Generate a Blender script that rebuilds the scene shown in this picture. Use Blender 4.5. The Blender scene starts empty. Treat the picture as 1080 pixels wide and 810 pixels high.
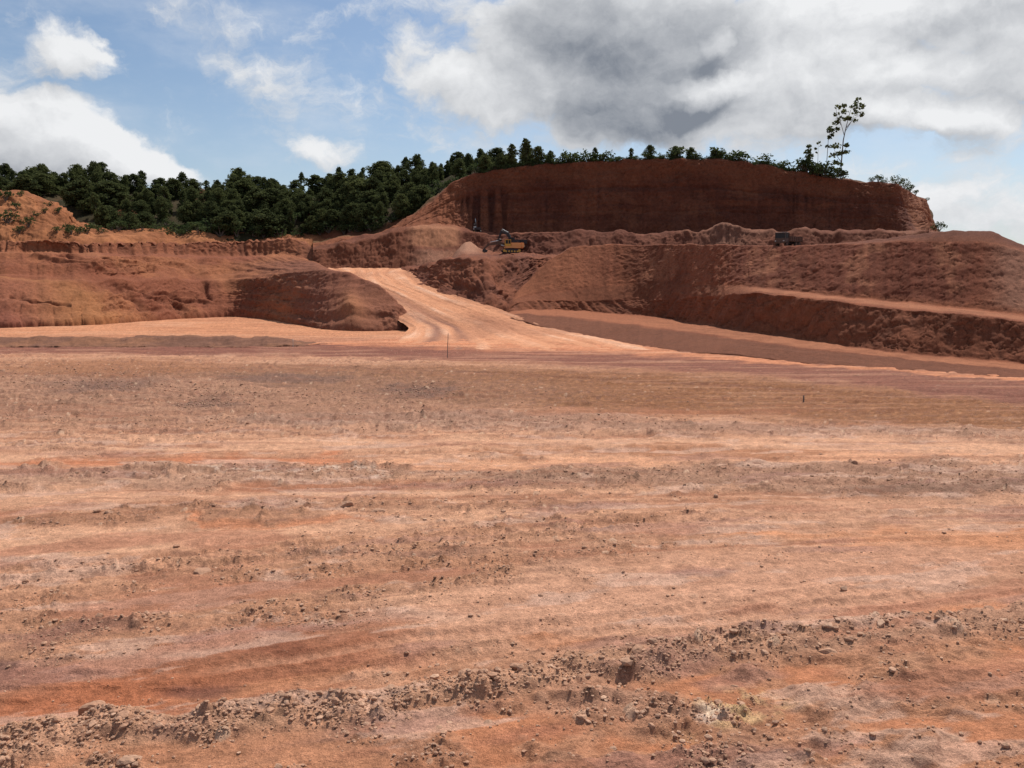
import bpy, bmesh, math, random, time
import numpy as np
from mathutils import Vector, Matrix
T0 = time.time()
rng = np.random.default_rng(11)
random.seed(11)
SC = bpy.context.scene
COL = SC.collection
R = math.radians

# ------------------------------------------------------------------ camera
S = 1.5                                   # metres per layout unit
F = 864.0                                 # focal length in pixels of a 1080 wide picture
HC = 5.0                                  # eye height in layout units (7.5 m above the pit floor)
TH = math.atan(105 / F)                   # camera looks this far below level
CT, ST = math.cos(TH), math.sin(TH)
cam_d = bpy.data.cameras.new('camera')
cam = bpy.data.objects.new('camera', cam_d)
COL.objects.link(cam)
cam.location = (0, 0, HC * S)
cam.rotation_euler = (math.pi / 2 - TH, 0, 0)
cam_d.sensor_width = 36
cam_d.lens = 36 * F / 1080
cam_d.clip_start = 0.1
cam_d.clip_end = 8000
SC.camera = cam

# ------------------------------------------------------------------ sun, sky, exposure
SUN_EL, SUN_AZ = R(55), R(33)             # azimuth is measured from +Y (view) towards +X
sd = bpy.data.lights.new('sun', 'SUN')
sd.energy = 4.9
sd.angle = R(0.53)
sd.color = (1.0, 0.94, 0.85)
sun = bpy.data.objects.new('sun', sd)
COL.objects.link(sun)
sdir = Vector((math.cos(SUN_EL) * math.sin(SUN_AZ), math.cos(SUN_EL) * math.cos(SUN_AZ), math.sin(SUN_EL)))
sun.rotation_euler = sdir.to_track_quat('Z', 'Y').to_euler()
sun.location = (60, 60, 120)
SC.view_settings.view_transform = 'Standard'
SC.view_settings.look = 'None'
SC.view_settings.exposure = 0.0
SC.view_settings.gamma = 1
SC.view_settings.use_curve_mapping = False
SC.cycles.max_bounces = 5
SC.cycles.diffuse_bounces = 3


class NT:
    """small helper for node trees"""
    def __init__(s, tree):
        s.t = tree
        s.n = tree.nodes
        s.l = tree.links

    def node(s, kind, ins=(), out=0, **kw):
        nd = s.n.new(kind)
        for k, v in kw.items():
            setattr(nd, k, v)
        for i, v in (ins.items() if isinstance(ins, dict) else enumerate(ins)):
            if v is None:
                continue
            if isinstance(v, bpy.types.NodeSocket):
                s.l.new(v, nd.inputs[i])
            else:
                nd.inputs[i].default_value = v
        return nd.outputs[out]

    def m(s, op, a, b=None, c=None, clamp=False):
        return s.node('ShaderNodeMath', (a, b, c), operation=op, use_clamp=clamp)

    def v(s, op, a, b=None, out=0):
        return s.node('ShaderNodeVectorMath', (a, b), out, operation=op)

    def mix(s, f, a, b, blend='MIX'):
        nd = s.n.new('ShaderNodeMix')
        nd.data_type = 'RGBA'
        nd.blend_type = blend
        for k, v in ((0, f), (6, a), (7, b)):
            if isinstance(v, bpy.types.NodeSocket):
                s.l.new(v, nd.inputs[k])
            else:
                nd.inputs[k].default_value = v if k == 0 or len(v) == 4 else (*v, 1)
        return nd.outputs[2]

    def step(s, v, lo, hi, a=0.0, b=1.0):
        return s.node('ShaderNodeMapRange', (v, lo, hi, a, b), interpolation_type='SMOOTHSTEP')


def px_dir(px, py):
    dx = (px - 540) / F
    dy = (405 - py) / F
    return dx, CT + ST * dy, -ST + CT * dy


# clouds: centre (px, py), radii in px, weight, greyness; placed by their bearing and height in the sky
CLOUDS = [
    (70, 55, 42, 30, .80, .05), (95, 62, 30, 20, .7, .05),
    (30, 135, 80, 34, 1.2, .1), (0, 160, 110, 40, 1.0, .5), (105, 162, 75, 26, 1.0, .1), (160, 176, 40, 18, .7, .1),
    (205, 182, 22, 13, .5, .1),
    (270, 72, 75, 26, .46, .1), (230, 10, 60, 22, .42, .2), (320, 110, 70, 50, .36, .1), (330, 20, 40, 25, .3, .1),
    (348, 166, 38, 16, .85, .05),
    (450, 62, 40, 36, .75, .05), (525, 88, 56, 46, 1.0, .05), (480, 95, 50, 30, .6, .1), (595, 150, 30, 14, .5, .05),
    (500, 140, 60, 30, .36, .1), (420, 115, 60, 50, .30, .1),
    (650, 70, 135, 78, 1.15, 1.25), (590, 15, 120, 42, .9, 1.1), (690, 118, 110, 42, 1.0, 1.1), (450, 5, 80, 22, .45, .8),
    (750, 45, 90, 60, .95, 1.0),
    (750, 92, 42, 17, 1.3, -.9), (752, 44, 16, 10, .7, -.6),
    (845, 48, 78, 60, 1.2, -.25), (870, 95, 90, 42, 1.0, -.15), (830, 130, 90, 40, .9, -.1), (908, 82, 56, 34, .9, .0),
    (960, 118, 75, 20, 1.0, .0), (1020, 122, 42, 18, .9, .0), (900, 15, 60, 40, .8, .25),
    (1040, 6, 80, 20, .9, 1.0), (980, 0, 70, 16, .7, .9), (1062, 36, 55, 22, .7, .2), (1000, 68, 60, 18, .6, .1), (1075, 78, 40, 18, .6, .0),
    (935, 42, 60, 40, .7, .25), (960, 190, 170, 55, .34, .0), (1050, 225, 110, 40, .5, .0), (940, 225, 60, 24, .45, .0), (1130, 60, 120, 70, 1.0, .5),
    (-90, 90, 90, 60, 1.0, .4), (-150, 160, 120, 50, 1.0, .4),
]

world = bpy.data.worlds.new('World')
SC.world = world
world.use_nodes = True
W = NT(world.node_tree)
W.n.clear()
SKY = 0.11
sky = W.node('ShaderNodeTexSky', sky_type='NISHITA', sun_disc=False, sun_elevation=SUN_EL, sun_rotation=SUN_AZ,
             air_density=1.0, dust_density=1.2, ozone_density=1.6, altitude=200)


def cloud_group():
    g = bpy.data.node_groups.new('cloud_field', 'ShaderNodeTree')
    g.interface.new_socket('Dir', in_out='INPUT', socket_type='NodeSocketVector')
    for nm in ('Density', 'Grey'):
        g.interface.new_socket(nm, in_out='OUTPUT', socket_type='NodeSocketFloat')
    G = NT(g)
    gi = g.nodes.new('NodeGroupInput')
    go = g.nodes.new('NodeGroupOutput')
    ae = gi.outputs[0]
    w1 = G.node('ShaderNodeTexNoise', {0: ae, 2: 9.0, 3: 3.0, 4: .55}, out=1)
    w1 = G.v('SUBTRACT', w1, (.5, .5, .5))
    w1 = G.v('MULTIPLY', w1, (.085, .06, 0))
    w2 = G.node('ShaderNodeTexNoise', {0: ae, 2: 42.0, 3: 4.0, 4: .6}, out=1)
    w2 = G.v('SUBTRACT', w2, (.5, .5, .5))
    w2 = G.v('MULTIPLY', w2, (.03, .022, 0))
    p = G.v('ADD', G.v('ADD', ae, w1), w2)
    dens = grey = None
    for (cx, cy, rx, ry, wt, gr) in CLOUDS:
        dx, dy, dz = px_dir(cx, cy)
        az = math.atan2(dx, dy)
        el = math.atan2(dz, math.hypot(dx, dy))
        q = G.v('MULTIPLY', G.v('SUBTRACT', p, (az, el, 0)), (F / rx * .9, F / ry * .9, 0))
        q = G.v('DOT_PRODUCT', q, q, out=1)
        b = G.m('MULTIPLY', G.m('SUBTRACT', 1.0, q, clamp=True), wt)
        dens = b if dens is None else G.m('ADD', dens, b)
        if abs(gr) > .01:
            gb = G.m('MULTIPLY', b, gr)
            grey = gb if grey is None else G.m('ADD', grey, gb)
    # the rest of the sky carries the same broken cloud
    sep = G.n.new('ShaderNodeSeparateXYZ')
    G.l.new(ae, sep.inputs[0])
    away = G.m('MAXIMUM', G.step(G.m('ABSOLUTE', sep.outputs[0]), .62, .85), G.step(sep.outputs[1], .36, .55))
    low = G.node('ShaderNodeTexNoise', {0: ae, 2: 2.6, 3: 5.0, 4: .55})
    low = G.m('MULTIPLY', G.step(low, .46, .66), away)
    dens = G.m('ADD', dens, low)
    grey = G.m('ADD', grey, G.m('MULTIPLY', low, .35))
    f1 = G.node('ShaderNodeTexNoise', {0: G.v('MULTIPLY', p, (1, 1.4, 1)), 2: 17.0, 3: 10.0, 4: .64})
    f1 = G.m('MULTIPLY', G.m('SUBTRACT', f1, .54), 2.1)
    d = G.m('ADD', dens, f1)
    G.l.new(d, go.inputs[0])
    G.l.new(grey, go.inputs[1])
    return g


cg = cloud_group()
tc = W.node('ShaderNodeTexCoord')
sp = W.n.new('ShaderNodeSeparateXYZ')
W.l.new(tc, sp.inputs[0])
X_, Y_, Z_ = sp.outputs
azn = W.m('ARCTAN2', X_, Y_)
eln = W.m('ARCTAN2', Z_, W.m('SQRT', W.m('ADD', W.m('MULTIPLY', X_, X_), W.m('MULTIPLY', Y_, Y_))))
cmb = W.node('ShaderNodeCombineXYZ', (azn, eln, 0.0))


def field(vec):
    nd = W.n.new('ShaderNodeGroup')
    nd.node_tree = cg
    W.l.new(vec, nd.inputs[0])
    return nd.outputs


a0 = field(cmb)
a1 = field(W.v('ADD', cmb, (.012, .022, 0)))
cover = W.step(a0[0], .0, .85)
relief = W.m('SUBTRACT', a0[0], a1[0])                       # tops face the sun, bases do not
soft = W.node('ShaderNodeTexNoise', {0: W.v('MULTIPLY', cmb, (1, 1.7, 1)), 2: 7.0, 3: 6.0, 4: .55})
lit = W.m('ADD', .78, W.m('MULTIPLY', relief, .27))
lit = W.m('ADD', lit, W.m('MULTIPLY', W.m('SUBTRACT', soft, .5), .48))
lit = W.m('SUBTRACT', lit, W.m('MULTIPLY', W.step(a0[1], .0, 1.9), .60), clamp=True)
k = 1.0 / SKY
ccol = W.mix(lit, (.225 * k, .25 * k, .295 * k), (.86 * k, .87 * k, .885 * k))
skyc = W.mix(1.0, sky, (.90, .93, .95), 'MULTIPLY')
veil = W.m('MULTIPLY', W.step(eln, .26, .0), .34)             # pale air towards the skyline
skyc = W.mix(veil, skyc, (.60 * k, .70 * k, .82 * k))
thin = W.node('ShaderNodeTexNoise', {0: W.v('MULTIPLY', W.v('ADD', cmb, (.3, .1, 0)), (1, 2.2, 1)), 2: 4.5, 3: 7.0, 4: .62})
skyc = W.mix(W.m('MULTIPLY', W.step(thin, .42, .74), .40), skyc, (.72 * k, .76 * k, .82 * k))
wcol = W.mix(cover, skyc, ccol)
bg = W.node('ShaderNodeBackground', (wcol, SKY))
wo = W.n.new('ShaderNodeOutputWorld')
W.l.new(bg, wo.inputs[0])
world.cycles.sampling_method = 'MANUAL'
world.cycles.sample_map_resolution = 512

# ------------------------------------------------------------------ numpy noise
PERM = rng.permutation(256).astype(np.int32)
PERM = np.concatenate([PERM, PERM, PERM])
GA = rng.uniform(0, 2 * np.pi, 256)
G2X, G2Y = np.cos(GA).astype(np.float32), np.sin(GA).astype(np.float32)
g3 = rng.normal(size=(256, 3))
G3 = (g3 / np.linalg.norm(g3, axis=1)[:, None]).astype(np.float32)
RND = rng.random(256).astype(np.float32)
RND2 = rng.random(256).astype(np.float32)
RND3 = rng.random(256).astype(np.float32)


def _f(t):
    return t * t * t * (t * (t * 6 - 15) + 10)


def per2(x, y, s=0):
    x = np.asarray(x, np.float32) + np.float32(s * 17.31)
    y = np.asarray(y, np.float32) + np.float32(s * 9.17)
    xi = np.floor(x); yi = np.floor(y)
    xf = x - xi; yf = y - yi
    X = xi.astype(np.int32) & 255; Y = yi.astype(np.int32) & 255
    u, v = _f(xf), _f(yf)
    def g(ix, iy, dx, dy):
        h = PERM[PERM[ix] + iy]
        return G2X[h] * dx + G2Y[h] * dy
    X1 = (X + 1) & 255; Y1 = (Y + 1) & 255
    a = g(X, Y, xf, yf); b = g(X1, Y, xf - 1, yf)
    c = g(X, Y1, xf, yf - 1); d = g(X1, Y1, xf - 1, yf - 1)
    a = a + u * (b - a); c = c + u * (d - c)
    return (a + v * (c - a)) * 1.5


def per3(x, y, z, s=0):
    x = np.asarray(x, np.float32) + np.float32(s * 7.7)
    y = np.asarray(y, np.float32) + np.float32(s * 3.3)
    z = np.asarray(z, np.float32)
    xi = np.floor(x); yi = np.floor(y); zi = np.floor(z)
    xf = x - xi; yf = y - yi; zf = z - zi
    X = xi.astype(np.int32) & 255; Y = yi.astype(np.int32) & 255; Z = zi.astype(np.int32) & 255
    u, v, w = _f(xf), _f(yf), _f(zf)
    r = 0
    for dx in (0, 1):
        for dy in (0, 1):
            for dz in (0, 1):
                h = PERM[PERM[PERM[(X + dx) & 255] + ((Y + dy) & 255)] + ((Z + dz) & 255)]
                g = G3[h]
                d = g[..., 0] * (xf - dx) + g[..., 1] * (yf - dy) + g[..., 2] * (zf - dz)
                r = r + d * (u if dx else 1 - u) * (v if dy else 1 - v) * (w if dz else 1 - w)
    return r * 1.6


def fbm2(x, y, o=4, s=0, g=.5):
    r = 0; a = 1.0; f = 1.0
    for i in range(o):
        r = r + a * per2(x * f, y * f, s + i * 3)
        a *= g; f *= 2.03
    return r


def fbm3(p, f, o=4, s=0, g=.5):
    r = 0; a = 1.0
    for i in range(o):
        r = r + a * per3(p[..., 0] * f, p[..., 1] * f, p[..., 2] * f, s + i * 3)
        a *= g; f *= 2.03
    return r


def lumps(x, y, cell, s=0, fill=.7, rmin=.2, rmax=.55):
    """height of rounded clods sitting in the cells of a grid; returns height and a value per clod"""
    x = x / cell + s * 5.37; y = y / cell + s * 2.91
    xi = np.floor(x).astype(np.int32); yi = np.floor(y).astype(np.int32)
    best = np.zeros(np.shape(x), np.float32); val = np.zeros(np.shape(x), np.float32)
    for dx in (-1, 0, 1):
        for dy in (-1, 0, 1):
            cx = xi + dx; cy = yi + dy
            h = PERM[PERM[(cx + s * 13) & 255] + (cy & 255)]
            px = cx + RND[h]; py = cy + RND2[h]
            h2 = PERM[h + 31]
            r = (rmin + (rmax - rmin) * RND3[h2] ** 2) * (RND3[h] < fill)
            q = r * r - (x - px) ** 2 - (y - py) ** 2 * (.6 + .9 * RND[h2])
            hh = np.sqrt(np.maximum(q, 0)).astype(np.float32)
            m = hh > best
            best = np.where(m, hh, best); val = np.where(m, RND2[h2], val)
    return best * cell, val


def ss(x, a, b):
    t = np.clip((np.asarray(x, np.float32) - a) / (b - a), 0, 1)
    return t * t * (3 - 2 * t)


def lin(px, pts):
    pts = np.asarray(pts, float)
    return np.interp(px, pts[:, 0], pts[:, 1])


def smooth1(a, n):
    if n < 2:
        return a
    k = np.hanning(n + 2)[1:-1]; k /= k.sum()
    return np.convolve(np.pad(a, n, mode='edge'), k, mode='same')[n:-n]


def to_world(px, py, Y):
    dx = (px - 540) / F; dy = (405 - py) / F
    yw = CT + ST * dy; zw = -ST + CT * dy
    return np.stack([dx / yw * Y * S, Y * S + 0 * dx, (HC + zw / yw * Y) * S], -1)


def flat_Y(py):
    dy = (405 - py) / F
    return -HC * (CT + ST * dy) / (-ST + CT * dy)


# ------------------------------------------------------------------ materials
def material(name):
    m = bpy.data.materials.new(name)
    m.use_nodes = True
    n = NT(m.node_tree)
    b = m.node_tree.nodes['Principled BSDF']
    b.inputs['Roughness'].default_value = .9
    b.inputs['Specular IOR Level'].default_value = .25
    return m, n, b


def earth_material(name, scale=1.0, bump=.5):
    """soil: its own colour comes from the attribute, grain and fine relief from noise"""
    m, n, b = material(name)
    at = n.node('ShaderNodeAttribute', attribute_name='soil', out=0)
    geo = n.node('ShaderNodeNewGeometry')
    n1 = n.node('ShaderNodeTexNoise', {0: geo, 2: 3.2 * scale, 3: 8.0, 4: .65})
    n2 = n.node('ShaderNodeTexNoise', {0: geo, 2: 17.0 * scale, 3: 5.0, 4: .7})
    n3 = n.node('ShaderNodeTexVoronoi', {0: geo, 2: 9.0 * scale}, out=1)
    n3 = n.node('ShaderNodeRGBToBW', (n3,))
    c = n.mix(1.0, at, n.node('ShaderNodeMapRange', (n1, .3, .7, .84, 1.15)), 'MULTIPLY')
    c = n.mix(1.0, c, n.node('ShaderNodeMapRange', (n2, .3, .7, .74, 1.27)), 'MULTIPLY')
    n4 = n.node('ShaderNodeTexNoise', {0: geo, 2: 48.0 * scale, 3: 4.0, 4: .75})
    c = n.mix(1.0, c, n.node('ShaderNodeMapRange', (n4, .34, .66, .66, 1.32)), 'MULTIPLY')
    tint = n.mix(.16, (1, 1, 1), n3, 'MIX')
    c = n.mix(1.0, c, n.mix(1.0, tint, (1.04, 1.04, 1.04), 'MULTIPLY'), 'MULTIPLY')
    n.l.new(c, b.inputs['Base Color'])
    b.inputs['Roughness'].default_value = .97
    b.inputs['Specular IOR Level'].default_value = .12
    h = n.m('ADD', n.m('ADD', n.m('MULTIPLY', n1, 1.0), n.m('MULTIPLY', n2, .45)), n.m('MULTIPLY', n4, .22))
    bp = n.node('ShaderNodeBump', {0: bump, 1: .10 / scale, 3: h})
    # socket order differs between versions: link by name
    nd = bp.node
    for l in list(nd.inputs['Height'].links):
        n.l.remove(l)
    n.l.new(h, nd.inputs['Height'])
    nd.inputs['Strength'].default_value = bump
    nd.inputs['Distance'].default_value = .12 / scale
    n.l.new(bp, b.inputs['Normal'])
    return m


def plain(name, col, rough=.6, metal=0., var=.15, scale=6., dirt=0.):
    m, n, b = material(name)
    geo = n.node('ShaderNodeTexCoord', out=3)
    nz = n.node('ShaderNodeTexNoise', {0: geo, 2: scale, 3: 6.0, 4: .6})
    c = n.mix(1.0, (*col, 1), n.node('ShaderNodeMapRange', (nz, .3, .7, 1 - var, 1 + var)), 'MULTIPLY')
    if dirt:
        c = n.mix(n.m('MULTIPLY', n.step(nz, .42, .62), dirt), c, (.20, .09, .05, 1))
    n.l.new(c, b.inputs['Base Color'])
    b.inputs['Roughness'].default_value = rough
    b.inputs['Metallic'].default_value = metal
    return m


M_GROUND = earth_material('dry_laterite', .9, .8)
M_CLIFF = earth_material('red_cut_earth', .5, .35)
M_ROAD = earth_material('packed_haul_road', .5, .35)


def clod_material():
    m, n, b = material('clod_earth')
    oi = n.n.new('ShaderNodeObjectInfo')
    geo = n.n.new('ShaderNodeNewGeometry')
    nz = n.node('ShaderNodeTexNoise', {0: geo.outputs['Position'], 2: 14.0, 3: 6.0, 4: .65})
    pick = n.m('FRACT', n.m('ADD', oi.outputs['Random'], n.m('MULTIPLY', geo.outputs['Random Per Island'], .97)))
    cr = n.n.new('ShaderNodeValToRGB')
    cr.color_ramp.elements[0].color = (.33, .18, .115, 1)
    cr.color_ramp.elements[1].color = (.52, .325, .22, 1)
    for p, c in ((.35, (.42, .235, .15, 1)), (.62, (.38, .225, .15, 1)), (.8, (.45, .26, .17, 1))):
        e = cr.color_ramp.elements.new(p); e.color = c
    n.l.new(pick, cr.inputs[0])
    c = n.mix(1.0, cr.outputs[0], n.node('ShaderNodeMapRange', (nz, .3, .7, .7, 1.25)), 'MULTIPLY')
    n.l.new(c, b.inputs['Base Color'])
    b.inputs['Roughness'].default_value = .95
    bp = n.n.new('ShaderNodeBump')
    bp.inputs['Strength'].default_value = .6
    bp.inputs['Distance'].default_value = .03
    n.l.new(nz, bp.inputs['Height'])
    n.l.new(bp.outputs[0], b.inputs['Normal'])
    return m


M_CLOD = clod_material()


def leaf_material(name, a, bcol):
    m, n, b = material(name)
    oi = n.n.new('ShaderNodeObjectInfo')
    geo = n.n.new('ShaderNodeNewGeometry')
    f = n.m('ADD', n.m('MULTIPLY', oi.outputs['Random'], .5), n.m('MULTIPLY', geo.outputs['Random Per Island'], .5))
    cc = n.mix(f, (*a, 1), (*bcol, 1))
    n.l.new(cc, b.inputs['Base Color'])
    tr_ = n.node('ShaderNodeBsdfTranslucent', {0: cc})
    mx = n.n.new('ShaderNodeMixShader'); mx.inputs[0].default_value = .35
    n.l.new(b.outputs[0], mx.inputs[1]); n.l.new(tr_, mx.inputs[2])
    n.l.new(mx.outputs[0], m.node_tree.nodes['Material Output'].inputs[0])
    b.inputs['Roughness'].default_value = .95
    b.inputs['Specular IOR Level'].default_value = .05
    return m


M_LEAF = leaf_material('woodland_leaf', (.045, .058, .026), (.115, .130, .048))
M_LEAF2 = leaf_material('shrub_leaf', (.040, .060, .025), (.085, .105, .040))
M_BARK = plain('bark', (.14, .115, .095), .95)


# ------------------------------------------------------------------ mesh helpers
def tag(o, label=None, cat=None, group=None, kind=None):
    if label: o['label'] = label
    if cat: o['category'] = cat
    if group: o['group'] = group
    if kind: o['kind'] = kind
    return o


def grid_mesh(name, P, col, mat, mask=None):
    """P (rows, cols, 3) -> one smooth mesh object with a soil colour per vertex"""
    r, c = P.shape[:2]
    idx = np.arange(r * c, dtype=np.int32).reshape(r, c)
    q = np.stack([idx[:-1, :-1], idx[:-1, 1:], idx[1:, 1:], idx[1:, :-1]], -1).reshape(-1, 4)
    return raw_mesh(name, P.reshape(-1, 3), q, mat, col.reshape(-1, 3))


def raw_mesh(name, V, Q, mat, col=None, smooth=True):
    me = bpy.data.meshes.new(name)
    nf, w = Q.shape
    me.vertices.add(len(V))
    me.vertices.foreach_set('co', np.ascontiguousarray(V, np.float32).ravel())
    me.loops.add(nf * w)
    me.loops.foreach_set('vertex_index', np.ascontiguousarray(Q, np.int32).ravel())
    me.polygons.add(nf)
    me.polygons.foreach_set('loop_start', np.arange(0, nf * w, w, dtype=np.int32))
    me.polygons.foreach_set('loop_total', np.full(nf, w, np.int32))
    me.polygons.foreach_set('use_smooth', np.full(nf, smooth, bool))
    me.update(calc_edges=True)
    if col is not None:
        a = me.attributes.new('soil', 'FLOAT_COLOR', 'POINT')
        c4 = np.ones((len(V), 4), np.float32)
        c4[:, :3] = np.clip(col, 0.005, .9)
        a.data.foreach_set('color', c4.ravel())
    me.materials.append(mat)
    o = bpy.data.objects.new(name, me)
    COL.objects.link(o)
    return o


def mixc(c, d, m):
    m = np.clip(m, 0, 1)[..., None]
    return c * (1 - m) + np.asarray(d, np.float32) * m


# soil colours (reflectance)
TAN = (.40, .215, .135); PEACH = (.52, .305, .20); RED = (.29, .122, .07); PURPLE = (.165, .066, .050)
GREY = (.33, .205, .145); OCHRE = (.20, .090, .043); ORANGE = (.48, .21, .115); WHITE = (.60, .52, .45)
YELLOW = (.56, .42, .23); DAMP = (.15, .055, .035); CRED = (.235, .085, .048); CBROWN = (.30, .125, .066)
CORANGE = (.42, .175, .085); CPINK = (.40, .22, .16); CDARK = (.14, .055, .038)

# ------------------------------------------------------------------ ground (pit floor)
wing = 1 + 1400 * np.linspace(0, 1, 80) ** 1.6
gpx = np.concatenate([(-60 - wing)[::-1], np.arange(-60, 1140, 1.3), 1140 + wing])
gpy = np.concatenate([np.linspace(1500, 850, 40)[:-1], np.arange(850, 430, -1.15), np.arange(430, 322, -.72)])
PX, PY = np.meshgrid(gpx.astype(np.float32), gpy.astype(np.float32))
gp = to_world(PX, PY, flat_Y(PY))
gx, gy = gp[..., 0].astype(np.float32), gp[..., 1].astype(np.float32)

# image pixel coordinates, noise-warped to give the colour zones ragged edges
wpy = PY + (PY - 300) * (.030 * fbm2(gx * .35, gy * .35, 4, 1) + .020 * per2(gx * .06, gy * .4, 5))
wpx = PX + 26 * fbm2(gx * .25, gy * .25, 3, 9)


def band(cen, half, soft=.5):
    c = lin(wpx, cen); h = np.maximum(lin(wpx, half), .01)
    d = np.abs(wpy - c) / h
    return 1 - ss(d, 1 - soft, 1 + soft)


def spot(cx, cy, rx, ry, rot=0., soft=.5):
    a, b = wpx - cx, wpy - cy
    c, s_ = math.cos(rot), math.sin(rot)
    u = (a * c + b * s_) / rx; v = (-a * s_ + b * c) / ry
    return 1 - ss(np.sqrt(u * u + v * v), 1 - soft, 1 + soft)


n_big = fbm2(gx * .07, gy * .11, 4, 21)
n_mid = fbm2(gx * .5, gy * .7, 4, 31)
gyr = gy - .24 * gx * ss(PY, 480, 620)
n_str = fbm2(gx * .07, gyr * .95, 4, 41)            # streaks along the wheel tracks
n_fin = fbm2(gx * 2.1, gy * 2.1, 3, 51)
rough = np.full(PX.shape, .50, np.float32) + .35 * n_big
col = np.empty(PX.shape + (3,), np.float32); col[:] = TAN
col = mixc(col, GREY, ss(n_big + .5 * n_mid, .05, .75) * .6)
col = mixc(col, PEACH, ss(n_str, .02, .6) * .75)
col = mixc(col, RED, ss(-n_str + .4 * n_big, .2, .85) * .55)

def paint(m, c=None, r=None, amt=1.0):
    global col, rough
    if c is not None: col = mixc(col, c, m * amt)
    if r is not None: rough = rough * (1 - m) + r * m

# far floor and roads
m = 1 - ss(wpy, 364, 376); paint(m, (.33, .155, .095), .25, .9)
m = band([(-200, 349), (200, 345), (330, 346), (430, 352)], [(-200, 8), (200, 11), (330, 10), (440, 4), (470, 0)]); paint(m, (.45, .215, .12), .12)
paint(m * ss(n_str, .1, .5), (.33, .145, .08), None, .5)
m = band([(-400, 368), (300, 368), (560, 372), (800, 384), (1080, 408), (1500, 440)], [(-400, 4), (300, 7), (560, 11), (800, 13), (1080, 19), (1500, 22)], .35); paint(m, PURPLE, .22, .9)
paint(m * ss(n_str, .15, .55), (.27, .125, .085), None, .5)
m = band([(330, 362), (400, 362), (520, 362), (640, 366), (760, 376), (900, 388), (1080, 399), (1500, 420)], [(330, 0), (400, 3), (520, 6.5), (640, 5), (760, 3), (900, 1.6), (1080, 2), (1500, 3)], .95); paint(m, ORANGE, .08)
m = band([(960, 396), (1080, 401), (1500, 420)], [(960, 0), (1080, 2), (1500, 3)]); paint(m, ORANGE, .1)
# ochre bank beside the purple road
m = band([(-100, 395), (250, 396), (400, 404), (600, 412), (800, 420), (1080, 440), (1500, 470)], [(-100, 0), (200, 4), (320, 12), (500, 21), (700, 22), (1080, 14), (1500, 12)], .35); paint(m, OCHRE, .45, .92)
paint(m * ss(n_mid, .1, .5), (.14, .058, .03), None, .6)
paint(m * ss(n_fin, .3, .6), (.33, .17, .085), None, .5)
m = band([(450, 438), (600, 438), (800, 435)], [(450, 3), (600, 5), (800, 2), (860, 0)]); paint(m, RED, .3, .5)
# grey broken ground on the left
m = spot(150, 418, 420, 34, 0, .4); paint(m, (.255, .150, .105), .95, .7)
m = spot(120, 388, 130, 9); paint(m, (.25, .115, .06), .6, .7)
for c in ((110, 407, 60, 7), (215, 427, 40, 6), (440, 414, 34, 8), (300, 400, 70, 5)):
    m = spot(*c); paint(m, (.15, .092, .075), 1.5, .75)
m = band([(300, 446), (500, 444), (700, 452), (1080, 462)], [(250, 0), (330, 8), (700, 9), (1080, 6)], .4); paint(m, (.28, .175, .13), .95, .7)
# pale wheel tracks
m = band([(-400, 482), (0, 480), (300, 470), (480, 466), (760, 469), (1080, 474), (1500, 482)], [(-400, 5), (0, 4), (300, 3), (480, 4), (760, 4), (1080, 9)], .5); paint(m, PEACH, .06, .95)
m = band([(380, 488), (560, 488), (800, 487), (1080, 484)], [(330, 0), (480, 4.5), (800, 5), (1000, 4)], .5); paint(m, (.55, .30, .185), .05, .95)
m = band([(520, 478), (700, 477), (900, 479)], [(480, 0), (640, 4), (820, 4), (940, 0)], .5); paint(m, (.33, .155, .085), .2, .75)
m = band([(-400, 494), (0, 490), (150, 489), (330, 484)], [(-400, 6), (0, 6), (150, 6), (350, 3), (420, 0)], .5); paint(m, (.42, .17, .09), .1, .85)
# gravel strip, white crust
m = band([(-400, 512), (0, 508), (420, 498), (520, 498)], [(-400, 12), (0, 11), (300, 10), (450, 6), (530, 0)], .4); paint(m, GREY, 1.1, .75)
m = band([(200, 503), (350, 495), (420, 496)], [(120, 0), (260, 4), (400, 4), (440, 0)], .5); paint(m * ss(n_fin, .0, .4), WHITE, None, .4)
m = band([(500, 505), (750, 505), (1080, 508), (1500, 512)], [(470, 0), (600, 12), (1080, 19), (1500, 20)], .4); paint(m, (.285, .175, .125), 1.05, .75)
m = band([(880, 520), (1080, 515)], [(850, 0), (960, 9), (1080, 12)]); paint(m, (.20, .125, .095), 1.1, .6)
# bands below
m = band([(-400, 527), (0, 527), (300, 522), (500, 515)], [(-400, 6), (0, 7), (300, 5), (480, 3), (540, 0)], .5); paint(m, PEACH, .1, .7)
m = band([(180, 519), (330, 514), (420, 513)], [(140, 0), (280, 4), (400, 3), (440, 0)], .5); paint(m, RED, .2, .7)
m = band([(-400, 556), (0, 551), (250, 543), (420, 536), (560, 532)], [(-400, 8), (0, 8), (250, 8), (420, 7), (600, 4), (680, 0)], .4); paint(m, (.30, .16, .10), 1.15, .7)
m = band([(-400, 582), (0, 574), (200, 567), (360, 560), (520, 548)], [(-400, 16), (0, 13), (200, 10), (340, 7), (520, 4), (600, 0)], .5); paint(m, PEACH, .10, .9)
m = band([(240, 552), (330, 550)], [(180, 0), (260, 4), (400, 0)]); paint(m, (.45, .19, .10), .1, .7)
m = band([(640, 560), (860, 548), (1080, 540)], [(600, 0), (760, 14), (1080, 14)], .6); paint(m, (.46, .27, .18), .35, .7)
m = band([(780, 566), (960, 570), (1080, 566), (1500, 560)], [(740, 0), (900, 8), (1080, 12), (1500, 14)], .5); paint(m, (.47, .215, .11), .2, .7)
m = spot(360, 600, 200, 32, -.12); paint(m, (.36, .19, .115), 1.15, .55)
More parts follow.
